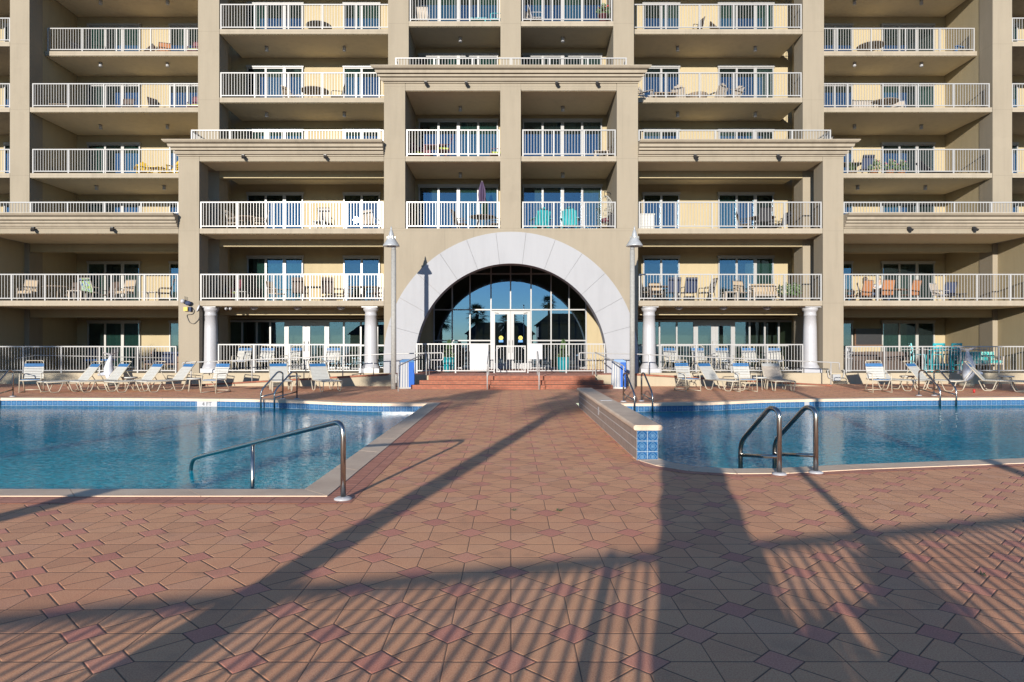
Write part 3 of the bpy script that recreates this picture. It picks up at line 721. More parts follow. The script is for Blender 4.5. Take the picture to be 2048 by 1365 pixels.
for s in (-1,1):
    side='left' if s<0 else 'right'
    sx=lambda v: s*v
    Yh=25.56
    def zr(x): return .876+(12.3-x)*(1.21-.876)/(12.3-4.46)
    path=[(s*12.3,Yh,.62),(s*12.3,Yh,zr(12.3)),(s*4.46,Yh,1.21),(s*2.56,Yh,1.25),(s*2.56,Yh,.98),(s*3.1,Yh,.98)]
    posts=[((s*x,Yh,max(.0,(12-x)*.41/7.4) if x>4.6 else .43),(s*x,Yh,zr(x) if x>4.46 else 1.235)) for x in (11.98,9.7,8.55,6.3,5.15,3.06)]
    handrail('white sloping handrail along the '+side+' ramp in front of the columns',[path],posts)
    handrail('short white handrail beside the '+side+' towel bin, sloping up to the landing',[[(s*3.74,22.6,.80),(s*3.74,22.75,.85),(s*3.12,25.1,1.26),(s*3.12,25.3,1.26)]],[((s*3.74,22.66,0),(s*3.74,22.66,.82)),((s*3.12,25.15,.43),(s*3.12,25.15,1.25))])
    xx=-.82 if s<0 else .97
    handrail('white handrail up the middle of the steps, '+side+' of the gate',[[(xx,23.55,.62),(xx,23.55,.88),(xx,25.0,1.30),(xx,25.25,1.30),(xx,25.25,1.05)]],[((xx,23.58,0),(xx,23.58,.89)),((xx,25.1,.43),(xx,25.1,1.29))])
# terrace fences
def fence(label,x0,x1,y,z0,z1,extra=None,**k):
    root=empty('terrace_fence',((x0+x1)/2,y,z0),0,label,'fence'); SP(rail_mb(x0,x1,y,z0,z1,**k),'railing',M['rail'],root)
    if extra:
        b=MB(); b.tube(extra,.016,8); SP(b,'inner_rail',M['rail'],root)
    return root
fence('white picket railing on the far left ground-floor terrace',-27,-13.3,27.14,.432,1.50,[(-19.8,27.3,1.0),(-19,27.3,1.13),(-13.6,27.3,1.02)])
fence('white picket railing on the far right ground-floor terrace',13.3,27,27.14,.432,1.50,[(15.6,27.3,1.36),(19.0,27.3,1.35)])
fence('white picket fence between the two left white columns',-11.68,-5.98,27.22,.432,1.58)
fence('white picket fence between the two right white columns',5.95,11.65,27.22,.432,1.58)
ef=empty('entrance_fence',(0,26.95,.43),0,'white picket fence with a closed gate across the arched entrance','fence')
for a,c in ((-3.74,-.64),(.64,3.72)):
    SP(rail_mb(a,c,26.95,.432,1.60),'railing',M['rail'],ef)
g=MB(); g.box(-.58,-.53,26.91,26.96,.47,1.52); g.box(.53,.58,26.91,26.96,.47,1.52); g.box(-.53,.53,26.92,26.95,1.47,1.52); g.box(-.53,.53,26.92,26.95,.47,.53)
for i in range(1,9): g.box(-.53+i*.118-.009,-.53+i*.118+.009,26.926,26.944,.53,1.47)
for sx_ in (-1,1):
    for z,dz in ((1.47,-.09),(.53,.09)): g.bar((sx_*.53,26.935,z+dz),(sx_*.44,26.935,z),.02)
SP(g,'gate',M['rail'],ef)
for a,c,z0,z1 in ((-1.62,-.90,.56,1.56),(.66,1.24,.98,1.58)):
    b=MB(); n=8
    for i in range(n): b.box(a+(c-a)*i/n,a+(c-a)*(i+1)/n-.006,26.885,26.90,z0,z1)
    b.box(a,c,26.901,26.906,z0+.01,z1-.01)
    SP(b,'sign_panel',M['white'],ef)
# lamp posts
def lamp_post():
    r=empty('lamp_post')
    b=MB(); b.lathe([(.095,0),(.085,4.86)],(0,0,0),18); b.build('post',M['concrete'],r)
    b=MB(); b.box(.07,.10,-.05,.05,.22,.52); b.build('access_cover',M['greyframe'],r)
    b=MB(); b.lathe([(.075,4.861),(.075,5.08)],(0,0,0),16); b.build('collar',M['lampmetal'],r)
    hx=-.08
    b=MB(); b.lathe([(.285,4.98),(.295,4.99),(.285,5.02),(.22,5.12),(.15,5.23),(.145,5.26)],(hx,-.03,0),24); b.lathe([(.115,5.255),(.105,5.32),(.075,5.45),(.045,5.54),(.03,5.56),(.03,5.61),(.008,5.69)],(hx,-.03,0),18)
    sh=b.build('lamp_shade',M['lampmetal'],r)
    b=MB()
    for i in range(6):
        a=i*math.pi/3; b.box(hx+.135*math.cos(a)-.018,hx+.135*math.cos(a)+.018,-.03+.135*math.sin(a)-.018,-.03+.135*math.sin(a)+.018,5.24,5.33)
    b.lathe([(.14,5.258),(.14,5.275)],(hx,-.03,0),20); b.build('bracket_ring',M['greyframe'],sh)
    b=MB(); b.lathe([(.10,4.955),(.16,4.965),(.16,4.978)],(hx,-.03,0),18); b.build('lens',M['white'],sh)
    return r
place('lamp',lamp_post,(-4.10,23.85,0),0,'grey lamp post with conical shade standing left of the entrance steps','lamp post','lamp posts beside the steps')
place('lamp',lamp_post,(4.24,23.85,0),R(120),'grey lamp post with conical shade standing right of the entrance steps','lamp post','lamp posts beside the steps')
# striped towel bins
def towel_bin():
    r=empty('towel_bin'); b=MB(); N=28; per=[]
    for i in range(N):
        t=i/N*4; k=int(t); f=t-k
        per.append({0:(-1+2*f,-1),1:(1,-1+2*f),2:(1-2*f,1),3:(-1,1-2*f)}[k])
    vs=[];fs=[];uvs=[]
    for i in range(N):
        w0,w1=.27,.245; vs+= [(per[i][0]*w0,per[i][1]*w0,.05),(per[i][0]*w1,per[i][1]*w1,.93)]
    for i in range(N):
        j=(i+1)%N; fs.append((2*i,2*j,2*j+1,2*i+1)); u0,u1=i/N*1.0,(i+1)/N*1.0; uvs.append([(u0,0),(u1,0),(u1,1),(u0,1)])
    b.add(vs,fs,False,uvs); b.build('striped_cover',M['stripe'],r,recalc=False)
    b=MB(); b.prism([(-.26,.93),(.26,.93),(.24,.985),(.14,1.03),(-.14,1.03),(-.24,.985)],'y',-.26,.26); b.build('lid',M['strap_blue'],r)
    b=MB(); b.box(-.27,.27,-.27,.27,0,.05); b.build('base',M['greyframe'],r)
    return r
place('bin',towel_bin,(-3.72,24.35,0),R(12),'blue and white striped towel bin beside the left lamp post','towel bin','striped towel bins')
place('bin',towel_bin,(3.86,24.35,0),R(-12),'blue and white striped towel bin beside the right lamp post','towel bin','striped towel bins')
# stainless rails of the pools
def ladder(label,feet,legs,h=.76,rad=.024,group='stainless pool ladder rails'):
    r0=Vector((feet[0][0],feet[0][1],0)); root=empty('pool_ladder',r0,0,label,'pool ladder',group)
    for (fx,fy),(lx,ly) in zip(feet,legs):
        f=Vector((fx,fy,0)); l=Vector((lx,ly,0)); d=l-f
        pts=[f+Vector((0,0,.0)),f+Vector((0,0,h)),f+d*.22+Vector((0,0,h+.03)),l+Vector((0,0,.27)),l+Vector((0,0,-.4))]
        b=MB(); p=fillet(pts,.14,7); b.tube(p,rad,12); SP(b,'grab_rail',M['steel'],root)
        b=MB(); b.tube([f+d*.02+Vector((0,0,.21)),l+Vector((0,0,.10))],rad*.8,10); SP(b,'cross_bar',M['steel'],root)
        b=MB(); b.lathe([(.085,0),(.085,.012),(.06,.026),(.026,.03)],(f.x,f.y,.002),20); SP(b,'flange',M['white'],root)
    return root
ladder('near stainless pool ladder with two rails at the right pool corner',[(3.20,8.14),(3.68,8.24)],[(3.02,8.98),(3.50,9.06)],rad=.03)
ladder('stainless ladder rails at the far edge of the left pool, beside two loungers',[(-6.52,19.5),(-6.10,19.45)],[(-6.98,19.05),(-6.50,18.75)])
ladder('stainless ladder rails at the left edge of the far left pool side',[(-14.85,20.35),(-15.35,20.35)],[(-14.85,19.55),(-15.35,19.55)])
ladder('stainless ladder rails at the far corner of the right pool beside the raised wall',[(3.06,18.55),(3.58,18.72)],[(3.22,17.8),(3.70,17.85)])
ladder('stainless ladder rails at the far side of the right pool before loungers',[(12.40,20.75),(12.88,20.78)],[(12.42,19.75),(12.92,19.8)])
hr=empty('pool_handrail',(-1.68,6.83,0),0,'long stainless handrail sloping from the near corner into the left pool','handrail')
A=Vector((-1.68,6.83,0)); Dv=Vector((-2.62,2.57,0))
b=MB(); b.tube(fillet([A,A+Vector((0,0,.79)),A+Dv*.97+Vector((0,0,.03)),A+Dv*1.07+Vector((0,0,-.06)),A+Dv*1.09+Vector((0,0,-.5))],.16,8),.027,14); SP(b,'rail',M['steel'],hr)
m_=A+Dv*.55; b=MB(); b.tube([m_+Vector((0,0,.345)),m_+Vector((0,0,-.6))],.024,12); SP(b,'post',M['steel'],hr)
b=MB(); b.lathe([(.09,0),(.09,.012),(.06,.026),(.03,.03)],(A.x,A.y,.003),22); SP(b,'flange',M['white'],hr)
# planters with conifers behind the entrance fence
def planter():
    r=empty('planter'); b=MB(); b.lathe([(.19,0),(.24,.15),(.27,.45),(.27,.55),(.29,.56),(.29,.60),(.25,.60),(.24,.54)],(0,0,0),24); b.build('pot',M['teal_pot'],r)
    b=MB(); q=random.Random(3)
    for i in range(420):
        t=q.random(); a=q.random()*6.28; rr=(.24*(1-t)+.02)*q.random()**.5; c=Vector((rr*math.cos(a),rr*math.sin(a),.56+t*.75)); d=Vector((math.cos(a)*.7,math.sin(a)*.7,q.uniform(.2,1))).normalized()*.08; e=d.cross(Vector((q.random(),q.random(),q.random()))).normalized()*.018
        b.add([c-e,c+e,c+d],[(0,1,2)])
    b.build('foliage',M['leaf'],r,recalc=False); return r
place('planter',planter,(PX(898,28.2),28.2,.432),0,'teal planter with a small conifer left of the entrance doors','planter','teal planters')
place('planter',planter,(PX(1127,28.2),28.2,.432),1,'teal planter with a small conifer right of the entrance doors','planter','teal planters')
# dolphins leaping nose-down against the plinth
def dolphin():
    r=empty('dolphin_statue'); b=MB()
    pts=[(.34,0,.10),(.30,0,.17),(.20,0,.26),(.10,0,.40),(.06,0,.58),(.10,0,.76),(.17,0,.92),(.20,0,1.02)]
    b.tube([Vector(p) for p in pts],[.03,.06,.13,.165,.155,.11,.06,.03],14)
    body=b
    b.prism([(-.02,.50),(-.20,.46),(-.16,.62),(-.04,.66)],'y',-.02,.02)
    o=body.build('body',M['dolphin'],r)
    b=MB(); b.add([(.20,-.02,1.0),(.12,-.22,1.10),(.20,-.26,1.14),(.25,-.05,1.08),(.20,.02,1.0),(.12,.22,1.10),(.20,.26,1.14),(.25,.05,1.08),(.22,0,1.03)],[(0,1,2,3),(4,7,6,5),(0,3,7,4)]); b.build('tail_fluke',M['dolphin'],r,recalc=False)
    for s in (-1,1): b=MB(); b.add([(.14,s*.13,.36),(.02,s*.34,.34),(-.02,s*.32,.40),(.06,s*.14,.46),(.10,s*.13,.33),(.0,s*.33,.33),(-.03,s*.31,.39),(.03,s*.14,.44)],[(0,1,2,3),(4,7,6,5),(0,4,5,1),(1,5,6,2),(2,6,7,3),(3,7,4,0)]); b.build('flipper',M['dolphin'],r)
    b=MB(); b.lathe([(.20,0),(.20,.06),(.12,.10)],(.25,0,0),16); b.build('base',M['cream'],r)
    return r
place('dolphin',dolphin,(PX(216,26.2),26.2,0),R(-35),'white dolphin statue, tail up, behind the loungers at left','statue','dolphin statues',1.12)
place('dolphin',dolphin,(PX(1940,25.9),25.9,0),R(215),'white dolphin statue, tail up, behind the shaded lounger at far right','statue','dolphin statues',1.3)

# ------------------------------------------------------------------ pool furniture
def strap_chair():
    r=empty('strap_chair'); f=MB(); T=.015
    for s in (-1,1):
        f.tube(fillet([(s*.29,-.30,0),(s*.29,-.24,.62),(s*.29,.22,.62),(s*.29,.16,.40)],.09,5),T,8); f.tube([(s*.27,.42,.0),(s*.27,.10,.42)],T,8); f.tube([(s*.29,-.30,.015),(s*.27,.42,.015)],T*.9,8)
    f.tube(fillet([(-.25,-.28,.40),(-.25,.20,.40),(-.25,.42,1.02),(.25,.42,1.02),(.25,.20,.40),(.25,-.28,.40)],.07,5),T,8); f.tube([(-.29,-.27,.39),(.29,-.27,.39)],T,8); f.tube([(-.27,.38,.06),(.27,.38,.06)],T*.9,8)
    f.build('frame',M['frame_cream'],r)
    def strap(b,t0,t1,a,c,w=.27):
        p=Vector(a).lerp(Vector(c),t0); q=Vector(a).lerp(Vector(c),t1); n=(q-p).cross(Vector((1,0,0))).normalized()*.012
        b.add([(-w,p.y-n.y,p.z-n.z),(w,p.y-n.y,p.z-n.z),(w,q.y-n.y,q.z-n.z),(-w,q.y-n.y,q.z-n.z),(-w,p.y+n.y,p.z+n.z),(w,p.y+n.y,p.z+n.z),(w,q.y+n.y,q.z+n.z),(-w,q.y+n.y,q.z+n.z)],[(0,3,2,1),(4,5,6,7),(0,1,5,4),(1,2,6,5),(2,3,7,6),(3,0,4,7)])
    a,c=(0,.21,.44),(0,.40,.98)
    b=MB(); [strap(b,i/10+.01,i/10+.085,a,c) for i in range(7)]; b.build('backrest',M['strap_white'],r)
    b=MB(); [strap(b,i/10+.01,i/10+.09,a,c) for i in (7,8)]; b.build('headband',M['strap_blue'],r)
    a,c=(0,-.27,.41),(0,.20,.41)
    b=MB(); [strap(b,i/8+.01,i/8+.105,a,c) for i in range(4)]; b.build('front_band',M['strap_blue'],r)
    b=MB(); [strap(b,i/8+.01,i/8+.105,a,c) for i in range(4,8)]; b.build('seat',M['strap_white'],r)
    return r
def lounger(headmat='strap_blue',strapmat='strap_white',blue=True,ang=52):
    r=empty('pool_lounger'); f=MB(); T=.016; ca,sa=math.cos(R(ang)),math.sin(R(ang)); bl=.80
    hy,hz=.32+bl*ca,.34+bl*sa
    for s in (-1,1):
        f.tube(fillet([(s*.31,.40,.34),(s*.31,-.95,.34)],.05),T,8)
        f.tube([(s*.30,.30,.34),(s*.30,hy,hz)],T,8)
        for y0 in (-.88,-.02):
            pts=fillet([(s*.31,y0-.06,.34),(s*.30,y0+.06,.015),(s*.30,y0+.30,.015),(s*.31,y0+.44,.34)],.07,4); g=MB(); g.tube(pts,T,8); g.build('leg',M['frame_cream'],r)
        f.tube([(s*.28,.34+bl*ca*.55,.34+bl*sa*.55),(s*.28,hy*.5+.45,.33)],T*.8,6)
    f.tube([(-.31,-.95,.34),(.31,-.95,.34)],T,8); f.tube([(-.31,.40,.34),(.31,.40,.34)],T,8); f.tube([(-.30,hy,hz),(.30,hy,hz)],T,8)
    f.build('frame',M['frame_cream'],r)
    def strap(b,t0,t1,a,c,w=.30):
        p=Vector(a).lerp(Vector(c),t0); q=Vector(a).lerp(Vector(c),t1); n=(q-p).cross(Vector((1,0,0))).normalized()*.012
        b.add([(-w,p.y-n.y,p.z-n.z),(w,p.y-n.y,p.z-n.z),(w,q.y-n.y,q.z-n.z),(-w,q.y-n.y,q.z-n.z),(-w,p.y+n.y,p.z+n.z),(w,p.y+n.y,p.z+n.z),(w,q.y+n.y,q.z+n.z),(-w,q.y+n.y,q.z+n.z)],[(0,3,2,1),(4,5,6,7),(0,1,5,4),(1,2,6,5),(2,3,7,6),(3,0,4,7)])
    a,c=(0,.31,.355),(0,hy-.03*ca,hz-.05*sa)
    b=MB(); [strap(b,i/12+.006,i/12+.076,a,c) for i in range(9)]; b.build('backrest',M[strapmat],r)
    b=MB(); [strap(b,i/12+.006,i/12+.08,a,c) for i in (9,10)]; b.build('headband',M[headmat],r)
    a,c=(0,-.94,.358),(0,.30,.358)
    b=MB(); [strap(b,i/19+.004,i/19+.047,a,c) for i in range(19)]; b.build('seat',M[strapmat],r)
    return r
def side_table():
    r=empty('side_table'); b=MB(); b.lathe([(.24,.40),(.25,.41),(.25,.44),(.23,.445)],(0,0,0),24); b.build('tabletop',M['strap_white'],r)
    for i in range(4):
        a=i*math.pi/2+.78; b=MB(); b.tube(fillet([(.12*math.cos(a),.12*math.sin(a),.40),(.20*math.cos(a),.20*math.sin(a),.38),(.25*math.cos(a),.25*math.sin(a),0)],.05),.013,8); b.build('leg',M['frame_cream'],r)
    return r
LG='strap loungers around the pools'; CG='strap chairs on the pool deck'; TG='small round pool side tables'
def gx(px,Y): return PX(px,Y)
for px,Y,rz,l in ((64,22.3,25,'strap chair at far left of the deck, facing right towards the pool'),
                  (430,22.1,-18,'strap chair with blue seat band in front of the first left column'),
                  (1376,22.9,22,'strap chair standing leftmost behind the right pool'),
                  (1490,22.6,4,'strap chair between a lounger and a side table behind the right pool'),
                  (1757,22.3,-6,'strap chair in front of a lounger near the far right ladder')):
    place('chair',strap_chair,(gx(px,Y),Y,.003),R(rz),l,'chair',CG)
for px,Y,rz,l in ((146,22.7,-31,'leftmost of four white loungers behind the left pool'),(206,22.9,-29,'second white lounger behind the left pool, before the dolphin'),
                  (275,22.8,-30,'third white lounger from left behind the left pool'),(338,22.9,-32,'fourth white lounger, beside a side table near the left column'),
                  (560,23.2,24,'white lounger partly hidden behind the left pool ladder'),(648,23.2,33,'white lounger facing right, near the left lamp post'),
                  (1438,23.4,28,'white lounger with blue headband between two strap chairs'),
                  (1788,23.5,25,'white lounger behind the strap chair near the far right ladder'),(1864,23.3,30,'white lounger just right of the far right ladder'),(1990,22.9,48,'shaded lounger at far right below the dolphin statue')):
    place('lounger',lounger,(gx(px,Y),Y,.003),R(rz),l,'lounger',LG)
place('lounger_grey',lambda: lounger('greyframe','beige'),(gx(1553,23.3),23.3,.003),R(-4),'plain greyish lounger facing the pool, without a blue band','lounger',LG)
for px,Y,l in ((259,23.5,'small round side table between the second and third left loungers'),(389,22.7,'small round side table beside the chair before the left column'),
               (588,24.4,'small round side table between the two loungers near the left ladder'),(1519,23.4,'small round side table beside the greyish lounger'),
               (1815,24.3,'small round side table behind the far right ladder'),(2012,24.2,'small round side table at far right beside the shaded lounger')):
    place('stable',side_table,(gx(px,Y),Y,.003),rnd.random(),l,'side table',TG)
b=MB(); b.lathe([(.03,0),(.04,.11),(.037,.11),(.028,.01)],(0,0,0),14); cp_=b.build('drink_cup',M['red']); cp_.location=(gx(1948,22.0),22.0,.003); tag(cp_,'small red cup on the deck by the shaded far right lounger','cup')
# chairs on the ground-floor terrace between the columns
for px,rz,l in ((483,0,'first strap chair from left behind the left column fence'),(531,6,'second strap chair from left behind the left column fence'),(580,-25,'angled strap chair before the left terrace doors'),(661,-5,'strap chair right of the left terrace doors'),
                (1347,14,'first strap chair from left behind the right column fence'),(1403,10,'second strap chair from left, at the right terrace doors'),(1450,4,'middle strap chair of five behind the right column fence'),(1500,-8,'fourth strap chair from left behind the right column fence'),(1549,-14,'rightmost strap chair behind the right column fence')):
    place('chair',strap_chair,(PX(px,28.6),28.6,.43),R(rz),l,'chair','strap chairs on the column terraces',1.06)
# ------------------------------------------------------------------ balcony furniture
def sling_chair(fab,frame='brown',h=.95,arms=True,cushion=None):
    def mk():
        r=empty('patio_chair'); f=MB(); T=.016
        for s in (-1,1):
            for a in ([(s*.27,-.25,0),(s*.27,-.24,.62),(s*.27,.20,.62)],[(s*.27,.30,0),(s*.26,.18,.42),(s*.25,.34,h)]):
                f.tube(fillet(a,.07,4),T,6)
            f.tube([(s*.26,-.24,.40),(s*.26,.18,.41)],T,6)
        f.tube([(-.26,-.24,.40),(.26,-.24,.40)],T,6); f.tube([(-.25,.34,h),(.25,.34,h)],T,6)
        f.build('frame',M[frame],r)
        b=MB(); b.prism([(-.25,.415),(.17,.405),(.17,.425),(-.25,.435)],'x',-.25,.25); b.build('seat',M[fab],r)
        b=MB(); b.prism([(.17,.43),(.325,h-.02),(.345,h-.02),(.19,.42)],'x',-.245,.245); b.build('backrest',M[fab],r)
        if cushion: b=MB(); b.box(-.24,.24,-.24,.17,.436,.50); b.build('cushion',M[cushion],r)
        return r
    return mk
def adirondack(mat):
    def mk():
        r=empty('adirondack_chair'); b=MB()
        for i in range(5):
            x=-.24+i*.12; top=.98-.05*abs(i-2)**1.6; b.prism([(.16,.30),(.18,.30),(.46,top),(.44,top+.01)],'x',x-.055,x+.055)
        b.build('backrest',M[mat],r); b=MB()
        for i in range(5): b.bar((-.28,-.34+i*.11,.37-i*.018),(.28,-.34+i*.11,.37-i*.018),.10,.02)
        b.build('seat',M[mat],r)
        for s in (-1,1):
            b=MB(); b.box(s*.34-.06,s*.34+.06,-.40,.32,.56,.58); b.build('armrest',M[mat],r)
            b=MB(); b.box(s*.31-.012,s*.31+.012,-.36,-.26,0,.559); b.prism([(-.30,.34),(.36,.0),(.44,.0),(.30,.22),(-.26,.38)],'x',s*.285-.012,s*.285+.012); b.build('leg',M[mat],r)
        return r
    return mk
def round_table(mat,rr=.55,h=.72):
    def mk():
        r=empty('round_table'); b=MB(); b.lathe([(rr,h-.03),(rr+.01,h-.015),(rr,h),(rr*.9,h+.002)],(0,0,0),24); b.build('tabletop',M[mat],r)
        for i in range(4):
            a=i*1.571+.785; b=MB(); b.tube([(rr*.35*math.cos(a),rr*.35*math.sin(a),h-.03),(rr*.75*math.cos(a),rr*.75*math.sin(a),0)],.018,6); b.build('leg',M[mat],r)
        return r
    return mk
def rect_table(mat,L=1.2,W=.75,h=.72):
    def mk():
        r=empty('patio_table'); b=MB(); n=6
        for i in range(n): b.box(-L/2,L/2,-W/2+W*i/n+.004,-W/2+W*(i+1)/n-.004,h-.03,h)
        b.build('tabletop',M[mat],r)
        for sx in (-1,1):
            for sy in (-1,1): b=MB(); x,y=sx*(L/2-.06),sy*(W/2-.06); b.box(x-.025,x+.025,y-.025,y+.025,0,h-.031); b.build('leg',M[mat],r)
        return r
    return mk
def bench(fab,frame,L=1.3):
    def mk():
        r=empty('garden_bench'); b=MB()
        for sx in (-1,1): b.box(sx*L/2-.03,sx*L/2+.03,-.32,-.26,0,.60); b.box(sx*L/2-.03,sx*L/2+.03,.26,.32,0,.84); b.box(sx*L/2-.035,sx*L/2+.035,-.33,.25,.601,.63)
        b.box(-L/2+.03,L/2-.03,-.30,.28,.28,.34); b.box(-L/2+.03,L/2-.03,.27,.30,.40,.80); b.build('frame',M[frame],r)
        b=MB(); b.box(-L/2+.04,L/2-.04,-.30,.17,.345,.46); b.build('seat_cushion',M[fab],r); b=MB(); b.prism([(.17,.465),(.265,.465),(.265,.82),(.20,.82)],'x',-L/2+.05,L/2-.05); b.build('back_cushion',M[fab],r); return r
    return mk
def bar_table():
    r=empty('bar_table'); b=MB(); b.box(-.5,.5,-.35,.35,1.0,1.045); b.build('tabletop',M['turq'],r)
    for sx in (-1,1):
        for sy in (-1,1): b=MB(); b.box(sx*.44-.03,sx*.44+.03,sy*.29-.03,sy*.29+.03,0,.999); b.build('leg',M['turq'],r)
    b=MB(); b.box(-.41,.41,-.305,-.275,.86,.95); b.box(-.41,.41,.275,.305,.86,.95); b.box(-.41,.41,-.305,-.275,.25,.31); b.build('apron',M['turq'],r); return r
def bar_chair():
    r=empty('bar_chair'); b=MB(); b.box(-.23,.23,-.22,.22,.70,.73); b.build('seat',M['turq'],r)
    for sx in (-1,1):
        for sy in (-1,1): b=MB(); b.bar((sx*.21,sy*.20,.70),(sx*.25,sy*.25,0),.045); b.build('leg',M['turq'],r)
    b=MB(); b.bar((-.2,.21,.73),(-.2,.30,1.18),.045); b.bar((.2,.21,.73),(.2,.30,1.18),.045)
    for z,y in ((.88,.245),(1.0,.27),(1.14,.295)): b.box(-.18,.18,y-.012,y+.012,z-.04,z+.04)
    b.build('backrest',M['turq'],r); b=MB(); b.box(-.24,.24,-.24,-.21,.28,.32); b.box(-.24,.24,.21,.24,.28,.32); b.build('footrest',M['turq'],r); return r
def parasol():
    r=empty('closed_parasol'); b=MB(); b.tube([(0,0,0.03),(0,0,2.22)],.02,10); b.build('pole',M['strap_white'],r)
    b=MB(); N=16; prof=[(.03,2.20),(.06,2.08),(.12,1.85),(.14,1.62),(.12,1.42),(.16,1.30)]; vs=[];fs=[]
    for r_,z in prof:
        for k in range(N): a=6.2832*k/N; q=r_*(1.25 if k%2 else .65); vs.append((q*math.cos(a),q*math.sin(a),z))
    for i in range(len(prof)-1):
        for k in range(N): fs.append((i*N+k,i*N+(k+1)%N,(i+1)*N+(k+1)%N,(i+1)*N+k))
    b.add(vs,fs); b.build('canopy',M['purple'],r); b=MB(); b.lathe([(.24,0),(.24,.05),(.05,.09)],(0,0,0),18); b.build('base',M['black'],r); return r
def egg_chair():
    r=empty('hanging_egg_chair'); b=MB(); pts=[(.30*math.cos(a),.0,.05) for a in ()]
    b.tube(fillet([(0,.38,.03),(0,.50,1.0),(0,.35,1.75),(0,.02,1.80)],.3,8),.022,8); b.lathe([(.42,.0),(.42,.035)],(0,.1,0),20); b.build('stand',M['black'],r)
    b=MB()
    for k in range(12):
        a=math.pi*(k/11)-.0; p=[]
        for j in range(9):
            t=math.pi*j/8; p.append((.42*math.sin(t)*math.cos(a),.02+.36*math.sin(t)*math.sin(a)*1.0,1.02-.62*math.cos(t)))
        b.tube(p,.009,5)
    for j in range(1,8):
        t=math.pi*j/8; b.tube([(.42*math.sin(t)*math.cos(math.pi*k/12),.02+.36*math.sin(t)*math.sin(math.pi*k/12),1.02-.62*math.cos(t)) for k in range(13)],.008,5)
    b.build('basket',M['strap_white'],r); b=MB(); b.sphere((0,.10,.58),.3,14,8,(1,.8,.4)); b.build('cushion',M['burg'],r); b=MB(); b.tube([(0,.02,1.66),(0,.02,1.80)],.012,6); b.build('chain',M['black'],r); return r
def storage_box(mat='strap_white',w=.62,d=.5,h=.62):
    def mk():
        r=empty('storage_box'); b=MB(); n=5
        for i in range(n): b.box(-w/2,w/2,-d/2,d/2,h*i/n+.004,h*(i+1)/n-.004)
        b.box(-w/2+.01,w/2-.01,-d/2+.01,d/2-.01,.01,h-.01); b.build('body',M[mat],r); b=MB(); b.box(-w/2-.02,w/2+.02,-d/2-.02,d/2+.02,h+.002,h+.05); b.build('lid',M[mat],r); return r
    return mk
def pot_plant(potm,leafm,kind='bush',fl=None,ph=.35,hh=.5):
    def mk():
        r=empty('potted_plant'); b=MB(); b.lathe([(.13,0),(.18,ph),(.20,ph),(.20,ph+.03),(.15,ph+.03)],(0,0,0),16); b.build('pot',M[potm],r); b=MB(); q=random.Random(11)
        for i in range(34 if kind=='spike' else 150):
            a=q.random()*6.28
            if kind=='spike':
                e=q.uniform(.5,1.4); L=q.uniform(.6,1)*hh; d=Vector((math.cos(a)*math.cos(e),math.sin(a)*math.cos(e),math.sin(e)))*L; c=Vector((0,0,ph)); n=d.cross(Vector((0,0,1))).normalized()*.02; m=c+d*.5
                b.add([c-n,c+n,m+n,m-n,c+d-Vector((0,0,.05))],[(0,1,2,3),(3,2,4)])
            else:
                rr=.26*q.random()**.5; c=Vector((rr*math.cos(a),rr*math.sin(a),ph+hh*q.random()*(1-rr))); d=Vector((q.uniform(-1,1),q.uniform(-1,1),q.uniform(0,1))).normalized()*.11; n=d.cross(Vector((q.random(),1,q.random()))).normalized()*.035; b.add([c,c+d*.5+n,c+d,c+d*.5-n],[(0,1,2,3)])
        b.build('foliage',M[leafm],r,recalc=False)
        if fl:
            b=MB()
            for i in range(9): a=q.random()*6.28; b.sphere((.2*math.cos(a)*q.random(),.2*math.sin(a)*q.random(),ph+hh*q.uniform(.5,1.1)),.055,7,5)
            b.build('flowers',M[fl],r)
        return r
    return mk
def sofa(mat,L=1.7):
    def mk():
        r=empty('wicker_sofa'); b=MB(); b.box(-L/2,L/2,-.35,.35,.05,.30); b.box(-L/2,L/2,.22,.36,.301,.82); b.box(-L/2,-L/2+.16,-.36,.219,.301,.60); b.box(L/2-.16,L/2,-.36,.219,.301,.60); b.build('frame',M[mat],r)
        b=MB(); b.box(-L/2+.17,-.01,-.34,.21,.302,.43); b.box(.01,L/2-.17,-.34,.21,.302,.43); b.build('seat_cushion',M['brown'],r); return r
    return mk
def low_lounger(fab,frame='black'):
    def mk():
        r=empty('sling_recliner'); f=MB()
        for s in (-1,1): f.tube(fillet([(s*.28,-.8,.30),(s*.28,.2,.36),(s*.28,.72,.86)],.1,4),.016,6); f.tube([(s*.28,-.6,.31),(s*.28,-.5,0)],.016,6); f.tube([(s*.28,.25,.40),(s*.28,.35,0)],.016,6); f.tube([(s*.28,-.5,.012),(s*.28,.35,.012)],.014,6)
        f.build('frame',M[frame],r); b=MB(); b.prism([(-.8,.305),(.2,.365),(.72,.865),(.73,.845),(.21,.345),(-.8,.285)],'x',-.27,.27); b.build('sling',M[fab],r); return r
    return mk
def basin(mat):
    def mk():
        r=empty('fire_table'); b=MB(); b.lathe([(.30,0),(.34,.30),(.42,.42),(.44,.50),(.40,.50)],(0,0,0),20); b.build('bowl',M[mat],r); b=MB(); b.lathe([(.39,.47),(.2,.50),(.02,.51)],(0,0,0),16); b.build('fill',M['ltwood'],r); return r
    return mk
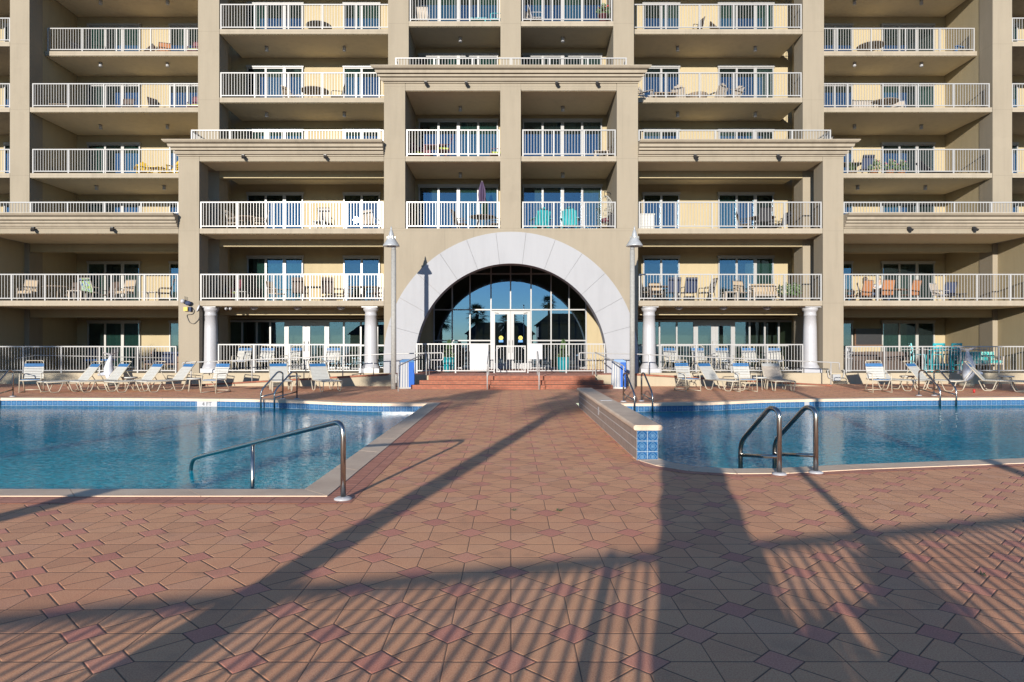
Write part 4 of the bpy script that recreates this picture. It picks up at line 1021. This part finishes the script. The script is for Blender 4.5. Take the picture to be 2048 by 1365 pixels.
KIND={
 'tan':('patio_chair',sling_chair('tan','beige'),'chair'),'tanB':('patio_chair',sling_chair('tan','black'),'chair'),'brn':('patio_chair',sling_chair('brown','brown',1.02),'chair'),'drk':('patio_chair',sling_chair('darkfab','black'),'chair'),
 'navy':('patio_chair',sling_chair('navy','black',1.0),'chair'),'org':('patio_chair',sling_chair('orange','brown',1.05),'chair'),'burg':('patio_chair',sling_chair('burg','burg',1.05,True,'lime'),'chair'),'wire':('patio_chair',sling_chair('beige','black',1.0),'chair'),
 'white':('patio_chair',sling_chair('beige','white',.95),'chair'),'cush':('patio_chair',sling_chair('tan','beige',1.0,True,'tan'),'chair'),'flor':('patio_chair',sling_chair('floral','beige',.98),'chair'),'bluc':('patio_chair',sling_chair('darkfab','black',.95,True,'blue'),'chair'),
 'teal':('patio_chair',sling_chair('turq','turq',.92),'chair'),
 'adT':('adirondack_chair',adirondack('turq'),'adirondack chair'),'adB':('adirondack_chair',adirondack('beige'),'adirondack chair'),'adY':('adirondack_chair',adirondack('yel'),'adirondack chair'),'adBl':('adirondack_chair',adirondack('blue'),'adirondack chair'),
 'rtD':('round_table',round_table('black'),'table'),'rtB':('round_table',round_table('brown'),'table'),'rtT':('round_table',round_table('ltwood',.6),'table'),'tD':('patio_table',rect_table('brown'),'table'),'tW':('patio_table',rect_table('ltwood',1.0,.7,.5),'table'),
 'tBu':('patio_table',rect_table('burg',.95,.7,.74),'table'),'tT':('patio_table',rect_table('turq',.75,.5,.45),'table'),'tY':('patio_table',rect_table('yel',.7,.5,.6),'table'),'tWh':('patio_table',rect_table('beige',.6,.45,.45),'table'),'tDs':('patio_table',rect_table('black',.5,.45,.45),'table'),'tLong':('patio_table',rect_table('wood',1.9,.8,.74),'table'),
 'bar':('bar_table',bar_table,'bar table'),'barc':('bar_chair',bar_chair,'bar chair'),'benT':('garden_bench',bench('turqfab','beige'),'bench'),'benW':('garden_bench',bench('navy','wood',1.4),'bench'),'benB':('garden_bench',bench('tan','beige',1.1),'bench'),
 'par':('closed_parasol',parasol,'parasol'),'egg':('hanging_egg_chair',egg_chair,'hanging chair'),'box':('storage_box',storage_box('strap_white'),'storage box'),'boxD':('storage_box',storage_box('darkfab',.4,.4,.62),'storage box'),
 'pf':('potted_plant',pot_plant('burg','leaf','bush','red',.6,.45),'potted plant'),'ps':('potted_plant',pot_plant('ltwood','leaf','spike',None,.3,.8),'potted plant'),'pw':('potted_plant',pot_plant('white','dolphin','spike',None,.55,.7),'potted plant'),'pb':('potted_plant',pot_plant('brown','leaf','bush',None,.25,.55),'potted plant'),
 'py':('potted_plant',pot_plant('yel','leaf','bush',None,.45,.25),'potted plant'),'pk':('potted_plant',pot_plant('orange','leaf','bush','pink',.3,.5),'potted plant'),
 'sofa':('wicker_sofa',sofa('brown'),'sofa'),'rec':('sling_recliner',low_lounger('brown'),'recliner'),'recO':('sling_recliner',low_lounger('orange','brown'),'recliner'),'recD':('sling_recliner',low_lounger('navy'),'recliner'),'recT':('sling_recliner',low_lounger('tan','brown'),'recliner'),'fire':('fire_table',basin('ltwood'),'fire bowl'),
}
ORD={1:'ground-floor',2:'second-floor',3:'third-floor',4:'fourth-floor',5:'fifth-floor',6:'sixth-floor'}
WH={'fl':'far left','ml':'left of the arch','cl':'above the arch, left half','cr':'above the arch, right half','mr':'right of the arch','fr':'far right'}
ITEMS=[
 ('fl',6,'drk',158,32.0,60,'charcoal patio chair beside the left wall'),('fl',6,'drk',200,32.0,-60,'charcoal patio chair before the sliding door'),('fl',6,'recO',277,32.2,-80,'long orange recliner'),('fl',6,'org',328,32.1,20,'upright orange sling chair'),('fl',6,'burg',391,32.0,0,'burgundy chair half hidden by the pier'),
 ('fl',5,'tW',124,31.2,0,'small weathered table'),('fl',5,'recD',152,31.6,70,'dark folded recliner'),('fl',5,'brn',250,31.4,0,'tall brown chair'),('fl',5,'rec',284,31.6,-80,'brown reclining lounger'),('fl',5,'brn',314,31.5,60,'brown chair turned towards the wall'),('fl',5,'burg',391,31.2,0,'burgundy chair at the right pier'),
 ('fl',4,'navy',112,31.6,60,'navy chair in the dark left corner'),('fl',4,'adY',288,31.4,35,'yellow adirondack chair left of a yellow table'),('fl',4,'tY',313,31.3,0,'small yellow table'),('fl',4,'adY',339,31.2,-30,'yellow adirondack chair right of a yellow table'),
 ('ml',6,'rtD',638,30.0,0,'dark round table'),('ml',5,'tan',582,29.9,60,'tan chair facing a round table'),('ml',5,'rtT',630,29.9,0,'round weathered table'),('ml',5,'wire',675,29.9,-80,'black wire chair facing a round table'),
 ('ml',3,'tan',472,28.6,75,'tan sling chair facing right'),('ml',3,'rtT',497,28.9,0,'round table between two tan chairs'),('ml',3,'tan',521,28.6,-70,'tan sling chair facing left'),('ml',3,'wire',652,28.5,180,'black framed chair with its back to the railing'),('ml',3,'tDs',640,28.2,0,'low black footstool table'),('ml',3,'white',742,28.7,160,'white framed chair by the right door'),
 ('ml',2,'drk',443,28.9,40,'charcoal chair in the left corner'),('ml',2,'burg',463,29.4,-30,'burgundy chair beside a charcoal chair'),('ml',2,'tDs',484,28.4,0,'low black side table'),('ml',2,'tan',552,29.2,70,'tan chair before the wide sliding door'),('ml',2,'brn',600,28.6,180,'wide brown chair, back to the railing, left of a table'),('ml',2,'tD',632,29.3,0,'brown dining table'),('ml',2,'brn',655,28.6,195,'wide brown chair, back to the railing, right of a table'),('ml',2,'brn',678,29.2,-80,'brown chair facing left at the table end'),('ml',2,'tD',729,29.2,0,'low brown table before the right door'),('ml',2,'brn',758,28.7,-80,'brown chair against the right pier'),
 ('cl',6,'white',845,29.0,180,'white framed chair with its back to the railing'),('cl',6,'teal',823,29.2,90,'teal chair edge beside the left pier'),('cl',6,'tT',956,28.9,0,'low turquoise table'),('cl',6,'teal',993,28.9,-90,'teal chair beside the middle pier'),
 ('cr',6,'wire',1054,28.9,30,'black wire chair beside the middle pier'),('cr',6,'white',1072,28.8,90,'low white framed chair'),('cr',6,'pf',1206,28.8,0,'red flowers in a burgundy pot'),('cr',6,'pf',1217,29.4,1,'second red flowering pot by the right pier'),
 ('cl',4,'burg',833,28.6,50,'burgundy chair in the left corner'),('cl',4,'tBu',871,28.5,0,'burgundy dining table'),('cl',4,'burg',848,29.3,0,'burgundy chair behind the table'),('cl',4,'burg',888,28.0,-80,'burgundy chair right of the table'),('cl',4,'burg',993,28.6,-80,'burgundy chair at the middle pier'),
 ('cr',4,'brn',1222,28.4,-80,'dark rounded chair at the right pier'),('cr',4,'tWh',1202,28.2,0,'pale side table next to a dark chair'),('cr',4,'tDs',1208,28.9,0,'low black table behind a pale side table'),
 ('cl',3,'brn',921,28.7,75,'dark chair left of the parasol'),('cl',3,'rtB',965,28.6,0,'round dark table under the closed parasol'),('cl',3,'brn',993,28.7,-75,'dark chair right of the parasol'),('cl',3,'par',964,28.6,0,'closed purple parasol rising from a round table'),
 ('cr',3,'adT',1081,28.4,195,'turquoise adirondack chair, left one of a pair'),('cr',3,'adT',1140,28.3,170,'turquoise adirondack chair, right one of a pair'),('cr',3,'egg',1208,28.7,-75,'white hanging egg chair'),('cr',3,'boxD',1228,28.0,0,'dark box beside the egg chair'),
 ('mr',6,'brn',1390,29.9,-75,'brown chair with its back to the railing post'),('mr',6,'tDs',1414,29.9,0,'low dark table'),('mr',6,'recT',1453,30.0,80,'tan recliner before the wide sliding door'),('mr',6,'rec',1575,30.0,-85,'brown recliner at the right wall'),
 ('mr',5,'adB',1297,29.9,50,'beige adirondack chair nearest the arch cornice'),('mr',5,'tW',1329,29.8,0,'weathered low table'),('mr',5,'adB',1359,30.3,160,'beige adirondack chair right of a low table'),('mr',5,'fire',1395,29.8,0,'weathered fire bowl'),('mr',5,'adB',1431,30.1,-150,'beige adirondack chair just right of the fire bowl'),('mr',5,'adB',1464,29.8,-60,'rightmost beige adirondack chair'),
 ('mr',4,'ps',1567,27.85,0,'spiky green plant'),('mr',4,'py',1590,27.9,0,'bushy plant in a yellow pot'),('mr',4,'py',1578,27.75,2,'lower plant in a yellow pot beside spiky leaves'),('mr',4,'py',1603,27.9,1,'rightmost plant in a yellow pot'),('mr',4,'wire',1645,28.0,-60,'black wire chair at the parapet corner'),
 ('mr',3,'box',1291,27.9,0,'white slatted storage box'),('mr',3,'rtB',1523,28.8,0,'round dark dining table'),('mr',3,'tanB',1489,28.8,75,'tan chair left of a round table'),('mr',3,'drk',1541,29.5,0,'charcoal chair behind a round table'),('mr',3,'drk',1526,28.1,180,'charcoal chair before a round table, back to the railing'),('mr',3,'drk',1562,28.8,-75,'charcoal chair right of a round table'),
 ('mr',2,'tanB',1287,28.6,80,'tan chair beside the left pier'),('mr',2,'tD',1325,29.0,0,'dark dining table'),('mr',2,'navy',1346,28.4,180,'dark high-back chair, left of two at the table'),('mr',2,'navy',1378,28.4,185,'dark high-back chair, right of two at the table'),('mr',2,'tanB',1312,29.7,0,'tan chair behind the dark table'),('mr',2,'wire',1414,28.5,-80,'black wire armchair facing left'),('mr',2,'tanB',1484,28.7,15,'tan cushioned chair before the wide door'),('mr',2,'benB',1530,28.8,0,'tan cushioned bench'),('mr',2,'tWh',1461,28.6,0,'low pale table'),('mr',2,'pb',1569,28.4,0,'dark leafy plant, left of two'),('mr',2,'pb',1588,28.6,1,'dark leafy plant, right of two'),
 ('fr',6,'rtT',1741,32.0,0,'round weathered table'),('fr',6,'adBl',1910,32.1,-70,'bright blue adirondack chair'),
 ('fr',5,'benB',1724,31.6,180,'tan bench with its back to the railing'),('fr',5,'rtT',1768,31.3,0,'round weathered table'),('fr',5,'white',1797,31.6,-30,'white framed chair right of a round table'),
 ('fr',4,'ps',1703,30.9,0,'spiky potted palm'),('fr',4,'tD',1694,31.2,0,'dark table beside the pier'),('fr',4,'navy',1730,31.0,180,'navy chair with its back to the railing'),('fr',4,'pk',1748,30.8,0,'pink flowers in an orange pot, leftmost'),('fr',4,'pk',1780,30.8,1,'pink flowers in an orange pot before the door'),('fr',4,'pk',1802,30.9,2,'pink flowers in an orange pot, rightmost'),('fr',4,'recD',1870,31.2,80,'dark low recliner'),
 ('fr',2,'org',1695,30.4,80,'orange sling chair next to the pier'),('fr',2,'org',1726,30.2,195,'low orange sling chair in front of the seated woman'),('fr',2,'org',1770,29.9,180,'orange sling chair with its back to the railing'),('fr',2,'org',1821,30.0,200,'orange sling chair right of the long table'),('fr',2,'tLong',1785,30.9,0,'long wooden dining table'),('fr',2,'white',1880,30.0,25,'white framed chair'),('fr',2,'navy',1893,30.4,180,'dark chair behind a white framed chair'),('fr',2,'tDs',1915,29.6,0,'low black table'),
 ('fr',1,'sofa',1722,29.0,0,'brown wicker sofa'),('fr',1,'sofa',1772,29.6,-30,'angled brown wicker sofa'),('fr',1,'pw',1696,28.3,0,'white spiky plant in a white pot'),('fr',1,'bar',1888,28.6,0,'turquoise bar table'),('fr',1,'barc',1836,28.6,70,'turquoise bar chair left of the bar table'),('fr',1,'barc',1868,28.1,180,'turquoise bar chair before the bar table, left'),('fr',1,'barc',1903,28.1,185,'turquoise bar chair before the bar table, right'),('fr',1,'barc',1888,29.2,0,'turquoise bar chair behind the bar table'),('fr',1,'benT',1938,28.4,0,'turquoise patterned bench behind the dolphin'),('fr',1,'benT',1966,29.1,0,'turquoise patterned bench, rightmost'),
 ('fl',1,'benW',330,28.8,0,'dark wooden bench with navy cushions'),('fl',1,'bluc',184,29.2,20,'black chair with blue cushion, left one'),('fl',1,'bluc',217,29.4,-20,'black chair with blue cushion, right one'),('fl',1,'drk',292,28.6,-60,'charcoal chair beside the wooden bench'),
 ('fl',2,'cush',55,28.9,10,'tan cushioned chair, leftmost'),('fl',2,'rtT',118,29.2,0,'round weathered table'),('fl',2,'brn',147,30.2,0,'brown high-back chair behind the table'),('fl',2,'tWh',155,28.0,0,'small pale table'),('fl',2,'flor',182,28.4,170,'chair draped with a blue and green floral towel'),('fl',2,'brn',218,30.0,-20,'brown high-back chair right of the floral towel'),('fl',2,'cush',250,28.9,-10,'tan cushioned chair before the sliding door'),('fl',2,'tWh',303,28.6,0,'pale side table before the yellow wall'),('fl',2,'brn',331,28.8,-60,'brown wicker chair beside the pier'),
]
def shorten(s):
    w_=s.replace(',',' ,').split(); return s
for bay,k,kd,px,Y,rz,desc in ITEMS:
    nm,mk,cat=KIND[kd]
    where=('ground-floor terrace, ' if k==1 else ORD[k]+' balcony, ')+WH[bay]
    lab=desc+' on '+where
    if len(lab.split())>16: lab=desc+', '+where
    if len(lab.split())>16: lab=lab.replace('-balcony','').replace(' the railing',' railing')
    if len(lab.split())>16: print('LONG',lab)
    place('it_'+kd,mk,(PX(px,Y),Y,F[k]+.003),R(rz),lab,cat,{'chair':'patio chairs on the balconies','adirondack chair':'adirondack chairs on the balconies','table':'tables on the balconies','recliner':'recliners on the balconies','potted plant':'potted plants on the balconies','bar chair':'turquoise bar chairs','bench':'benches on the balconies','sofa':'wicker sofas','storage box':'storage boxes'}.get(cat))
# dark panel on the ground-floor back wall at far right
b=MB(); b.box(-.62,.62,-.03,.03,0,.78); tvp=empty('wall_screen',(PX(1737,33.0),33.0,1.55),0,'black screen leaning on the back wall above the brown sofa','screen'); b.build('panel',M['black'],tvp)
b=MB(); b.box(-.68,.68,-.032,.032,-.05,-.001); b.box(-.68,-.621,-.032,.032,0,.78); b.build('frame',M['wood'],tvp)
# alarm cluster on the left pier
al=empty('alarm_station',(PX(374,27.1),27.1,2.9),0,'white globe, dark siren horns and yellow box on the left pier','alarm')
def wp(px,py,Y=27.1): return (PX(px,Y),Y,PZ(py,Y))
b=MB(); c=wp(366.5,603); b.sphere((c[0],c[1]-.05,c[2]),.085,14,10); SP(b,'globe',M['white'],al)
b=MB(); c=wp(377,607); b.sphere((c[0],c[1]-.04,c[2]),.11,14,8,(1.15,.7,.85)); SP(b,'siren_horn',M['navy'],al)
b=MB(); c=wp(372,618); b.box(c[0]-.09,c[0]+.07,c[1]-.03,c[1]+.09,c[2]-.09,c[2]+.07); SP(b,'control_box',M['yel'],al)
b=MB(); c=wp(380,619); b.box(c[0]-.045,c[0]+.045,c[1]-.02,c[1]+.09,c[2]-.09,c[2]+.09); SP(b,'relay_box',M['navy'],al)
b=MB(); b.tube(fillet([wp(383,614,27.17),wp(389,622,27.17),wp(386,629,27.17),wp(374,630,27.17),wp(374,634,27.17),wp(379,646,27.17),wp(388,649,27.17),wp(397,640,27.17),wp(399,634,27.17)],.1,4),.012,6); b.tube([wp(369.5,593,27.15),wp(370,604,27.15)],.008,5); b.tube([wp(373.5,594,27.15),wp(373.5,604,27.15)],.008,5); SP(b,'cables',M['black'],al)
# security cameras
for px,l in ((453,'white dome camera under the slab, left one of the pair by the column'),(461.5,'white dome camera under the slab, right one of the pair by the column')):
    c=wp(px,613,27.6); r=empty('security_camera',(c[0],27.6,F[2]-.213),0,l,'camera','pair of security cameras'); b=MB(); b.lathe([(.05,0),(.05,-.04)],(0,0,0),12); b.build('mount',M['white'],r); b=MB(); b.sphere((0,-.03,-.085),.062,12,8); b.build('camera_body',M['white'],r); b=MB(); b.sphere((.02,-.085,-.10),.022,8,6); b.build('lens',M['black'],r)
c=wp(398,617,27.3); r=empty('satellite_dish',(c[0],27.25,c[2]),0,'small pale dish on the pier corner beside the first left column','dish'); b=MB(); b.lathe([(.16,0),(.12,.035),(.02,.05)],(0,0,0),18); o=b.build('dish',M['dolphin'],r); o.rotation_euler=(R(70),0,R(-60)); b=MB(); b.tube([(0,0,0),(.05,.12,.05)],.015,6); b.build('arm',M['greyframe'],r)
# electrical box on the plinth
c=wp(1672,752,27.0); eb=empty('electrical_box',(c[0],27.03,0),0,'grey electrical box with bent conduits on the plinth at right','electrical box')
b=MB(); b.box(-.15,.15,-.10,.02,.12,.38); b.build('box',M['lampmetal'],eb)
for sx in (-1,1):
    b=MB(); b.tube(fillet([(sx*.10,-.03,.13),(sx*.10,-.03,.20),(sx*.30,-.03,.24),(sx*.33,-.03,.55),(sx*.26,-.03,.55)],.08,4),.022,8); b.build('conduit',M['greyframe'],eb)
# ------------------------------------------------------------------ two people on the second-floor balcony at far right
def skin_mesh(name,joints,edges,mat,parent,sub=2):
    me=bpy.data.meshes.new(name); me.from_pydata([j[0] for j in joints],edges,[]); o=bpy.data.objects.new(name,me); COL.objects.link(o)
    md=o.modifiers.new('s','SKIN'); md.use_smooth_shade=True; sk=me.skin_vertices[0].data
    for i,j in enumerate(joints): rr=j[1] if isinstance(j[1],tuple) else (j[1],j[1]); sk[i].radius=rr
    sk[0].use_root=True; sb=o.modifiers.new('u','SUBSURF'); sb.levels=sub; sb.render_levels=sub
    dg=bpy.context.evaluated_depsgraph_get(); m2=bpy.data.meshes.new_from_object(o.evaluated_get(dg)); bpy.data.objects.remove(o); m2.materials.append(mat); m2.name=name
    for p in m2.polygons: p.use_smooth=True
    o=bpy.data.objects.new(name,m2); COL.objects.link(o); o.parent=parent; return o
def person(label,loc,rz,top,hairlong,armup):
    r=empty('person',loc,rz,label,'person')
    J=[((0,0,.50),(.15,.11)),((0,.02,.68),(.13,.10)),((0,.03,.86),(.15,.10)),((0,.02,.97),(.09,.07)),((0,0,1.04),.05),((0,-.02,1.13),(.085,.10)),((0,-.02,1.24),(.08,.09))]
    E=[(0,1),(1,2),(2,3),(3,4),(4,5),(5,6)]
    for s in (-1,1):
        o=len(J); J+= [((s*.09,-.10,.50),.08),((s*.11,-.44,.51),.065),((s*.11,-.46,.10),.045),((s*.11,-.54,.04),.04)]; E+=[(0,o),(o,o+1),(o+1,o+2),(o+2,o+3)]
        o=len(J); el=(s*.25,-.06,.68); hd=(s*.12,-.34,.80) if not(armup and s>0) else (s*.10,-.20,1.05)
        J+= [((s*.18,.02,.93),.055),(el,.042),(hd,.032)]; E+=[(2,o),(o,o+1),(o+1,o+2)]
        d=(Vector(hd)-Vector(el)).normalized(); side=d.cross(Vector((0,0,1))).normalized(); o2=len(J)
        J+= [(tuple(Vector(hd)+d*.06),(.035,.016))]; E+=[(o+2,o2)]
        for q in range(4): 
            b_=Vector(hd)+d*.09+side*(q-1.5)*.019; J+= [(tuple(b_),.009),(tuple(b_+d*(.07+.01*(1-abs(q-1.5)/1.5))-Vector((0,0,.015))),.007)]; E+=[(o2,len(J)-2),(len(J)-2,len(J)-1)]
        J+= [(tuple(Vector(hd)+d*.05+side*.04*s),.009)]; E+=[(o2,len(J)-1)]
    body=skin_mesh('body',J,E,M['skin'],r)
    JS=[((0,0,.50),(.165,.125)),((0,.02,.68),(.145,.115)),((0,.03,.86),(.165,.115)),((0,.02,.965),(.085,.075))]; ES=[(0,1),(1,2),(2,3)]
    for s in (-1,1):
        o=len(JS); JS+= [((s*.18,.02,.93),.067),((s*.25,-.05,.69),.055)]; ES+=[(2,o),(o,o+1)]
    skin_mesh('top',JS,ES,M[top],r)
    JP=[((0,0,.52),(.17,.13))]; EP=[]
    for s in (-1,1):
        o=len(JP); JP+= [((s*.09,-.10,.50),.092),((s*.11,-.44,.51),.077),((s*.11,-.46,.12),.058)]; EP+=[(0,o),(o,o+1),(o+1,o+2)]
    skin_mesh('trousers',JP,EP,M['denim'],r)
    b=MB(); b.sphere((0,.015,1.20),.115,14,10,(.92,1.0,1.0)); 
    if hairlong: b.sphere((0,.06,1.08),.11,12,8,(.95,.6,1.5))
    b.build('hair',M['hair' if hairlong else 'ltwood'],r)
    b=MB(); b.sphere((0,-.125,1.15),.018,8,6,(.8,1,1.2)); b.build('nose',M['skin'],r)
    b=MB()
    for s in (-1,1): b.sphere((s*.035,-.108,1.18),.012,8,6)
    b.build('eyes',M['black'],r); b=MB(); b.sphere((0,-.112,1.095),.022,8,6,(1,.4,.35)); b.build('mouth',M['pink'],r)
    return r
person('dark-haired woman in dark top with white collar seated at the long table',(PX(1731,31.0),31.0,F[2]+.02),R(65),'vest',True,True)
person('light-haired person in white shirt seated beside the dark-haired woman',(PX(1757,31.3),31.3,F[2]+.02),R(15),'shirt',False,False)
for px,Y,l in ((1731,31.08,'orange sling chair under the dark-haired woman'),(1757,31.38,'orange sling chair under the person in white')):
    place('it_org',None,(PX(px,Y),Y,F[2]+.003),R(65 if px<1740 else 15),l+', second-floor balcony far right','chair','patio chairs on the balconies')

# ------------------------------------------------------------------ behind the camera: what casts the long shadows and shows in the glass
def palm_crown(seed,sc=1.0,nf=34):
    q=random.Random(seed); b=MB()
    for i in range(nf):
        az=i*2.39996+q.uniform(-.2,.2); el=R(82)-R(140)*(i/nf)**.9+q.uniform(-.12,.12)
        d=Vector((math.cos(az)*math.cos(el),math.sin(az)*math.cos(el),math.sin(el))); side=Vector((-math.sin(az),math.cos(az),0)); up=side.cross(d)*-1
        L=q.uniform(.55,.8)*sc; c0=d*.08; c1=d*L-Vector((0,0,.10*sc*math.cos(el)))
        n=side*.012; b.add([c0-n,c0+n,c1+n,c1-n],[(0,1,2,3)])
        for k in range(23):
            a=R(-115)+R(230)*k/22; fd=(d*math.cos(a)+side*math.sin(a)).normalized(); ll=sc*q.uniform(.62,.80)*(1-.25*abs(a)/2); w_=.021*sc
            pn=fd.cross(up).normalized()*w_; m=c1+fd*ll*.5-Vector((0,0,.03)); t=c1+fd*ll-Vector((0,0,.16*sc+.1*q.random()))
            b.add([c1-pn*.4,c1+pn*.4,m+pn,m-pn,t],[(0,1,2,3),(3,2,4)])
    return b
CRN={}
def palm(x,y,h,r,seed,label,sc=1.0,lean=(0,0)):
    root=empty('palm_tree',(x,y,0),seed*.7,label,'palm tree','palm trees along the fence'); b=MB(); pts=[];rad=[]
    q=random.Random(seed); N=26
    for i in range(N+1):
        t=i/N; pts.append((lean[0]*t*t,lean[1]*t*t,h*t)); rad.append(r*(1.25-.35*min(1,t*5)+ .10*(i%2)+(.25 if t>.86 else 0)))
    b.tube(pts,rad,12); b.build('trunk',M['bark'],root)
    k=(seed%3,)
    if k not in CRN: o=CRN[k]=palm_crown(seed%3+5).build('crown',M['palmleaf'],root,recalc=False)
    else: o=CRN[k].copy(); COL.objects.link(o); o.parent=root
    o.location=(lean[0],lean[1],h); o.scale=(sc,)*3
    return root
palm(-3.23,-3.0,4.45,.145,1,'fan palm behind the photographer, left of the pool gate',1.0)
palm(-6.7,-3.2,3.9,.16,2,'shorter fan palm further left along the rear fence',1.0)
palm(-.16,-2.1,3.75,.40,3,'thick booted fan palm directly behind the photographer',.95)
palm(-11.3,-3.0,4.9,.15,4,'tall fan palm at the left end of the rear fence',1.0)
palm(3.6,-3.0,5.6,.10,5,'slender fan palm right of the rear fence',.7)
palm(-26.0,-4.0,6.5,.22,6,'stout palm far left beside the pool deck',1.55); palm(11.5,-4.0,6.2,.22,7,'stout palm far right beside the pool deck',1.5); palm(20.5,-4.5,5.8,.2,8,'tallest stout palm, furthest right beyond the deck',1.3)
palm(-28.3,-4.0,6.2,.2,9,'stout palm furthest left beyond the deck',1.3)
r=empty('flagpole',(1.19,-2.0,0),0,'slim grey pole behind the photographer beside the rear fence','pole'); b=MB(); b.lathe([(.055,0),(.05,2.5),(.04,5.2)],(0,0,0),14); b.build('shaft',M['lampmetal'],r); b=MB(); b.sphere((0,0,5.24),.07,12,8); b.build('finial',M['lampmetal'],r); b=MB(); b.lathe([(.14,0),(.12,.04),(.06,.06)],(0,0,0.001),16); b.build('base_plate',M['greyframe'],r)
# picket fence behind the photographer
fa=Vector((-9.2,-4.08,0)); fb=Vector((5.6,.39,0)); Lf=(fb-fa).length
rf=empty('rear_fence',fa,math.atan2(fb.y-fa.y,fb.x-fa.x),'dark picket pool fence behind the photographer','fence')
b=MB(); b.box(0,Lf,-.03,.03,1.15,1.20); b.box(0,Lf,-.02,.02,.12,.16); b.build('rails',M['white'],rf)
n=int(Lf/.105); b=MB()
for i in range(n): b.box(i*.105-.011,i*.105+.011,-.012,.012,.16,1.15)
b.build('pickets',M['white'],rf)
for i in range(8): b=MB(); x=Lf*i/7; b.box(x-.03,x+.03,-.028,.028,0,1.22); b.build('post',M['white'],rf)
def shrub(w,d,h,n,seed,leaf=.10):
    q=random.Random(seed); b=MB()
    for i in range(n):
        a=q.random()*6.2832; t=q.random(); rr=math.sqrt(q.random()); hh=h*(.15+.85*t)*(.80+.2*math.sin(a*3+seed)); k=math.sqrt(max(.05,1-(t-.25)**2*1.2))
        c=Vector((w*rr*k*math.cos(a),d*rr*k*math.sin(a),hh)); dd=Vector((q.uniform(-1,1),q.uniform(-1,1),q.uniform(-.3,1))).normalized()*leaf*q.uniform(.7,1.4); nn=dd.cross(Vector((q.random()-.5,q.random()-.5,1))).normalized()*leaf*.42
        b.add([c,c+dd*.5+nn,c+dd,c+dd*.5-nn],[(0,1,2,3)])
    return b
for x,y,w_,d_,h_,n_,l in ((.62,-2.2,.64,.4,1.14,4600,'low rounded shrub right of the thick palm'),(1.0,-2.3,.36,.3,1.32,2600,'narrow taller shrub beside the slim pole'),(-7.5,-10.5,3.2,1.2,1.7,1800,'broad dune shrub behind the left palms'),(-14,-10.5,3.4,1.2,1.9,1800,'broad dune shrub at far left behind the palms'),(1.5,-13,3.2,1.2,1.5,1500,'broad dune shrub behind the slim pole')):
    r=empty('shrub',(x,y,0),0,l,'shrub'); shrub(w_,d_,h_,n_,int(abs(x)*10),.10 if w_<1 else .28).build('foliage',M['leaf'],r,recalc=False); b=MB()
    for k in range(5): b.tube([(0,0,0),(w_*.4*math.cos(k*1.3),d_*.4*math.sin(k*1.3),h_*.6)],.02,5)
    b.build('stems',M['bark'],r)
def house(x,y,w_,d_,h_,rh,label):
    r=empty('beach_house',(x,y,0),0,label,'house'); b=MB(); b.box(-w_/2,w_/2,-d_/2,d_/2,0,h_); b.build('wall',M['house'],r)
    b=MB(); b.prism([(-w_/2-.4,h_),(w_/2+.4,h_),(w_/2-1.5,h_+rh),(-w_/2+1.5,h_+rh)],'y',-d_/2-.4,d_/2+.4); b.build('roof',M['roofing'],r)
    for i in range(3):
        for z in ((1.0,3.9) if h_>4.5 else (1.0,)):
            xx=-w_/2+w_*(i+.5)/3; b=MB(); b.box(xx-.6,xx+.6,d_/2+.001,d_/2+.06,z,z+1.3); wd=b.build('window',M['white'],r); b=MB(); b.box(xx-.52,xx+.52,d_/2+.061,d_/2+.075,z+.08,z+1.22); b.build('pane',M['dark'],wd)
for a in ((-1.5,-36,9,9,3.0,1.6,'low dark beach house seen reflected in the lobby doors'),(8.6,-38,9.5,9,4.4,1.5,'two-storey dark beach house reflected in the right lobby panes'),(-17,-40,12,9,3.0,1.4,'long low beach house at left across the road')): house(*a)

# tiny weeds in the paver joints
for i,(px,py) in enumerate(((1027,1022),(1118,1023),(1967,1151))):
    Y=GY(py); q=random.Random(40+i); b=MB()
    for k in range(16):
        a=q.random()*6.28; d=Vector((math.cos(a),math.sin(a),q.uniform(.3,1.2))).normalized()*q.uniform(.015,.04); n=d.cross(Vector((0,0,1))).normalized()*.004; c=Vector((q.uniform(-.02,.02),q.uniform(-.02,.02),0)); b.add([c-n*.5,c+d*.5+n,c+d,c+d*.5-n],[(0,1,2,3)])
    o=b.build('weed',M['leaf'],recalc=False); o.location=(PX(px,Y),Y,.001); tag(o,('tiny weed in a paver joint near the middle of the path','tiny weed in a paver joint right of the path centre','tiny weed in a paver joint among the striped shadows at right')[i],'weed')
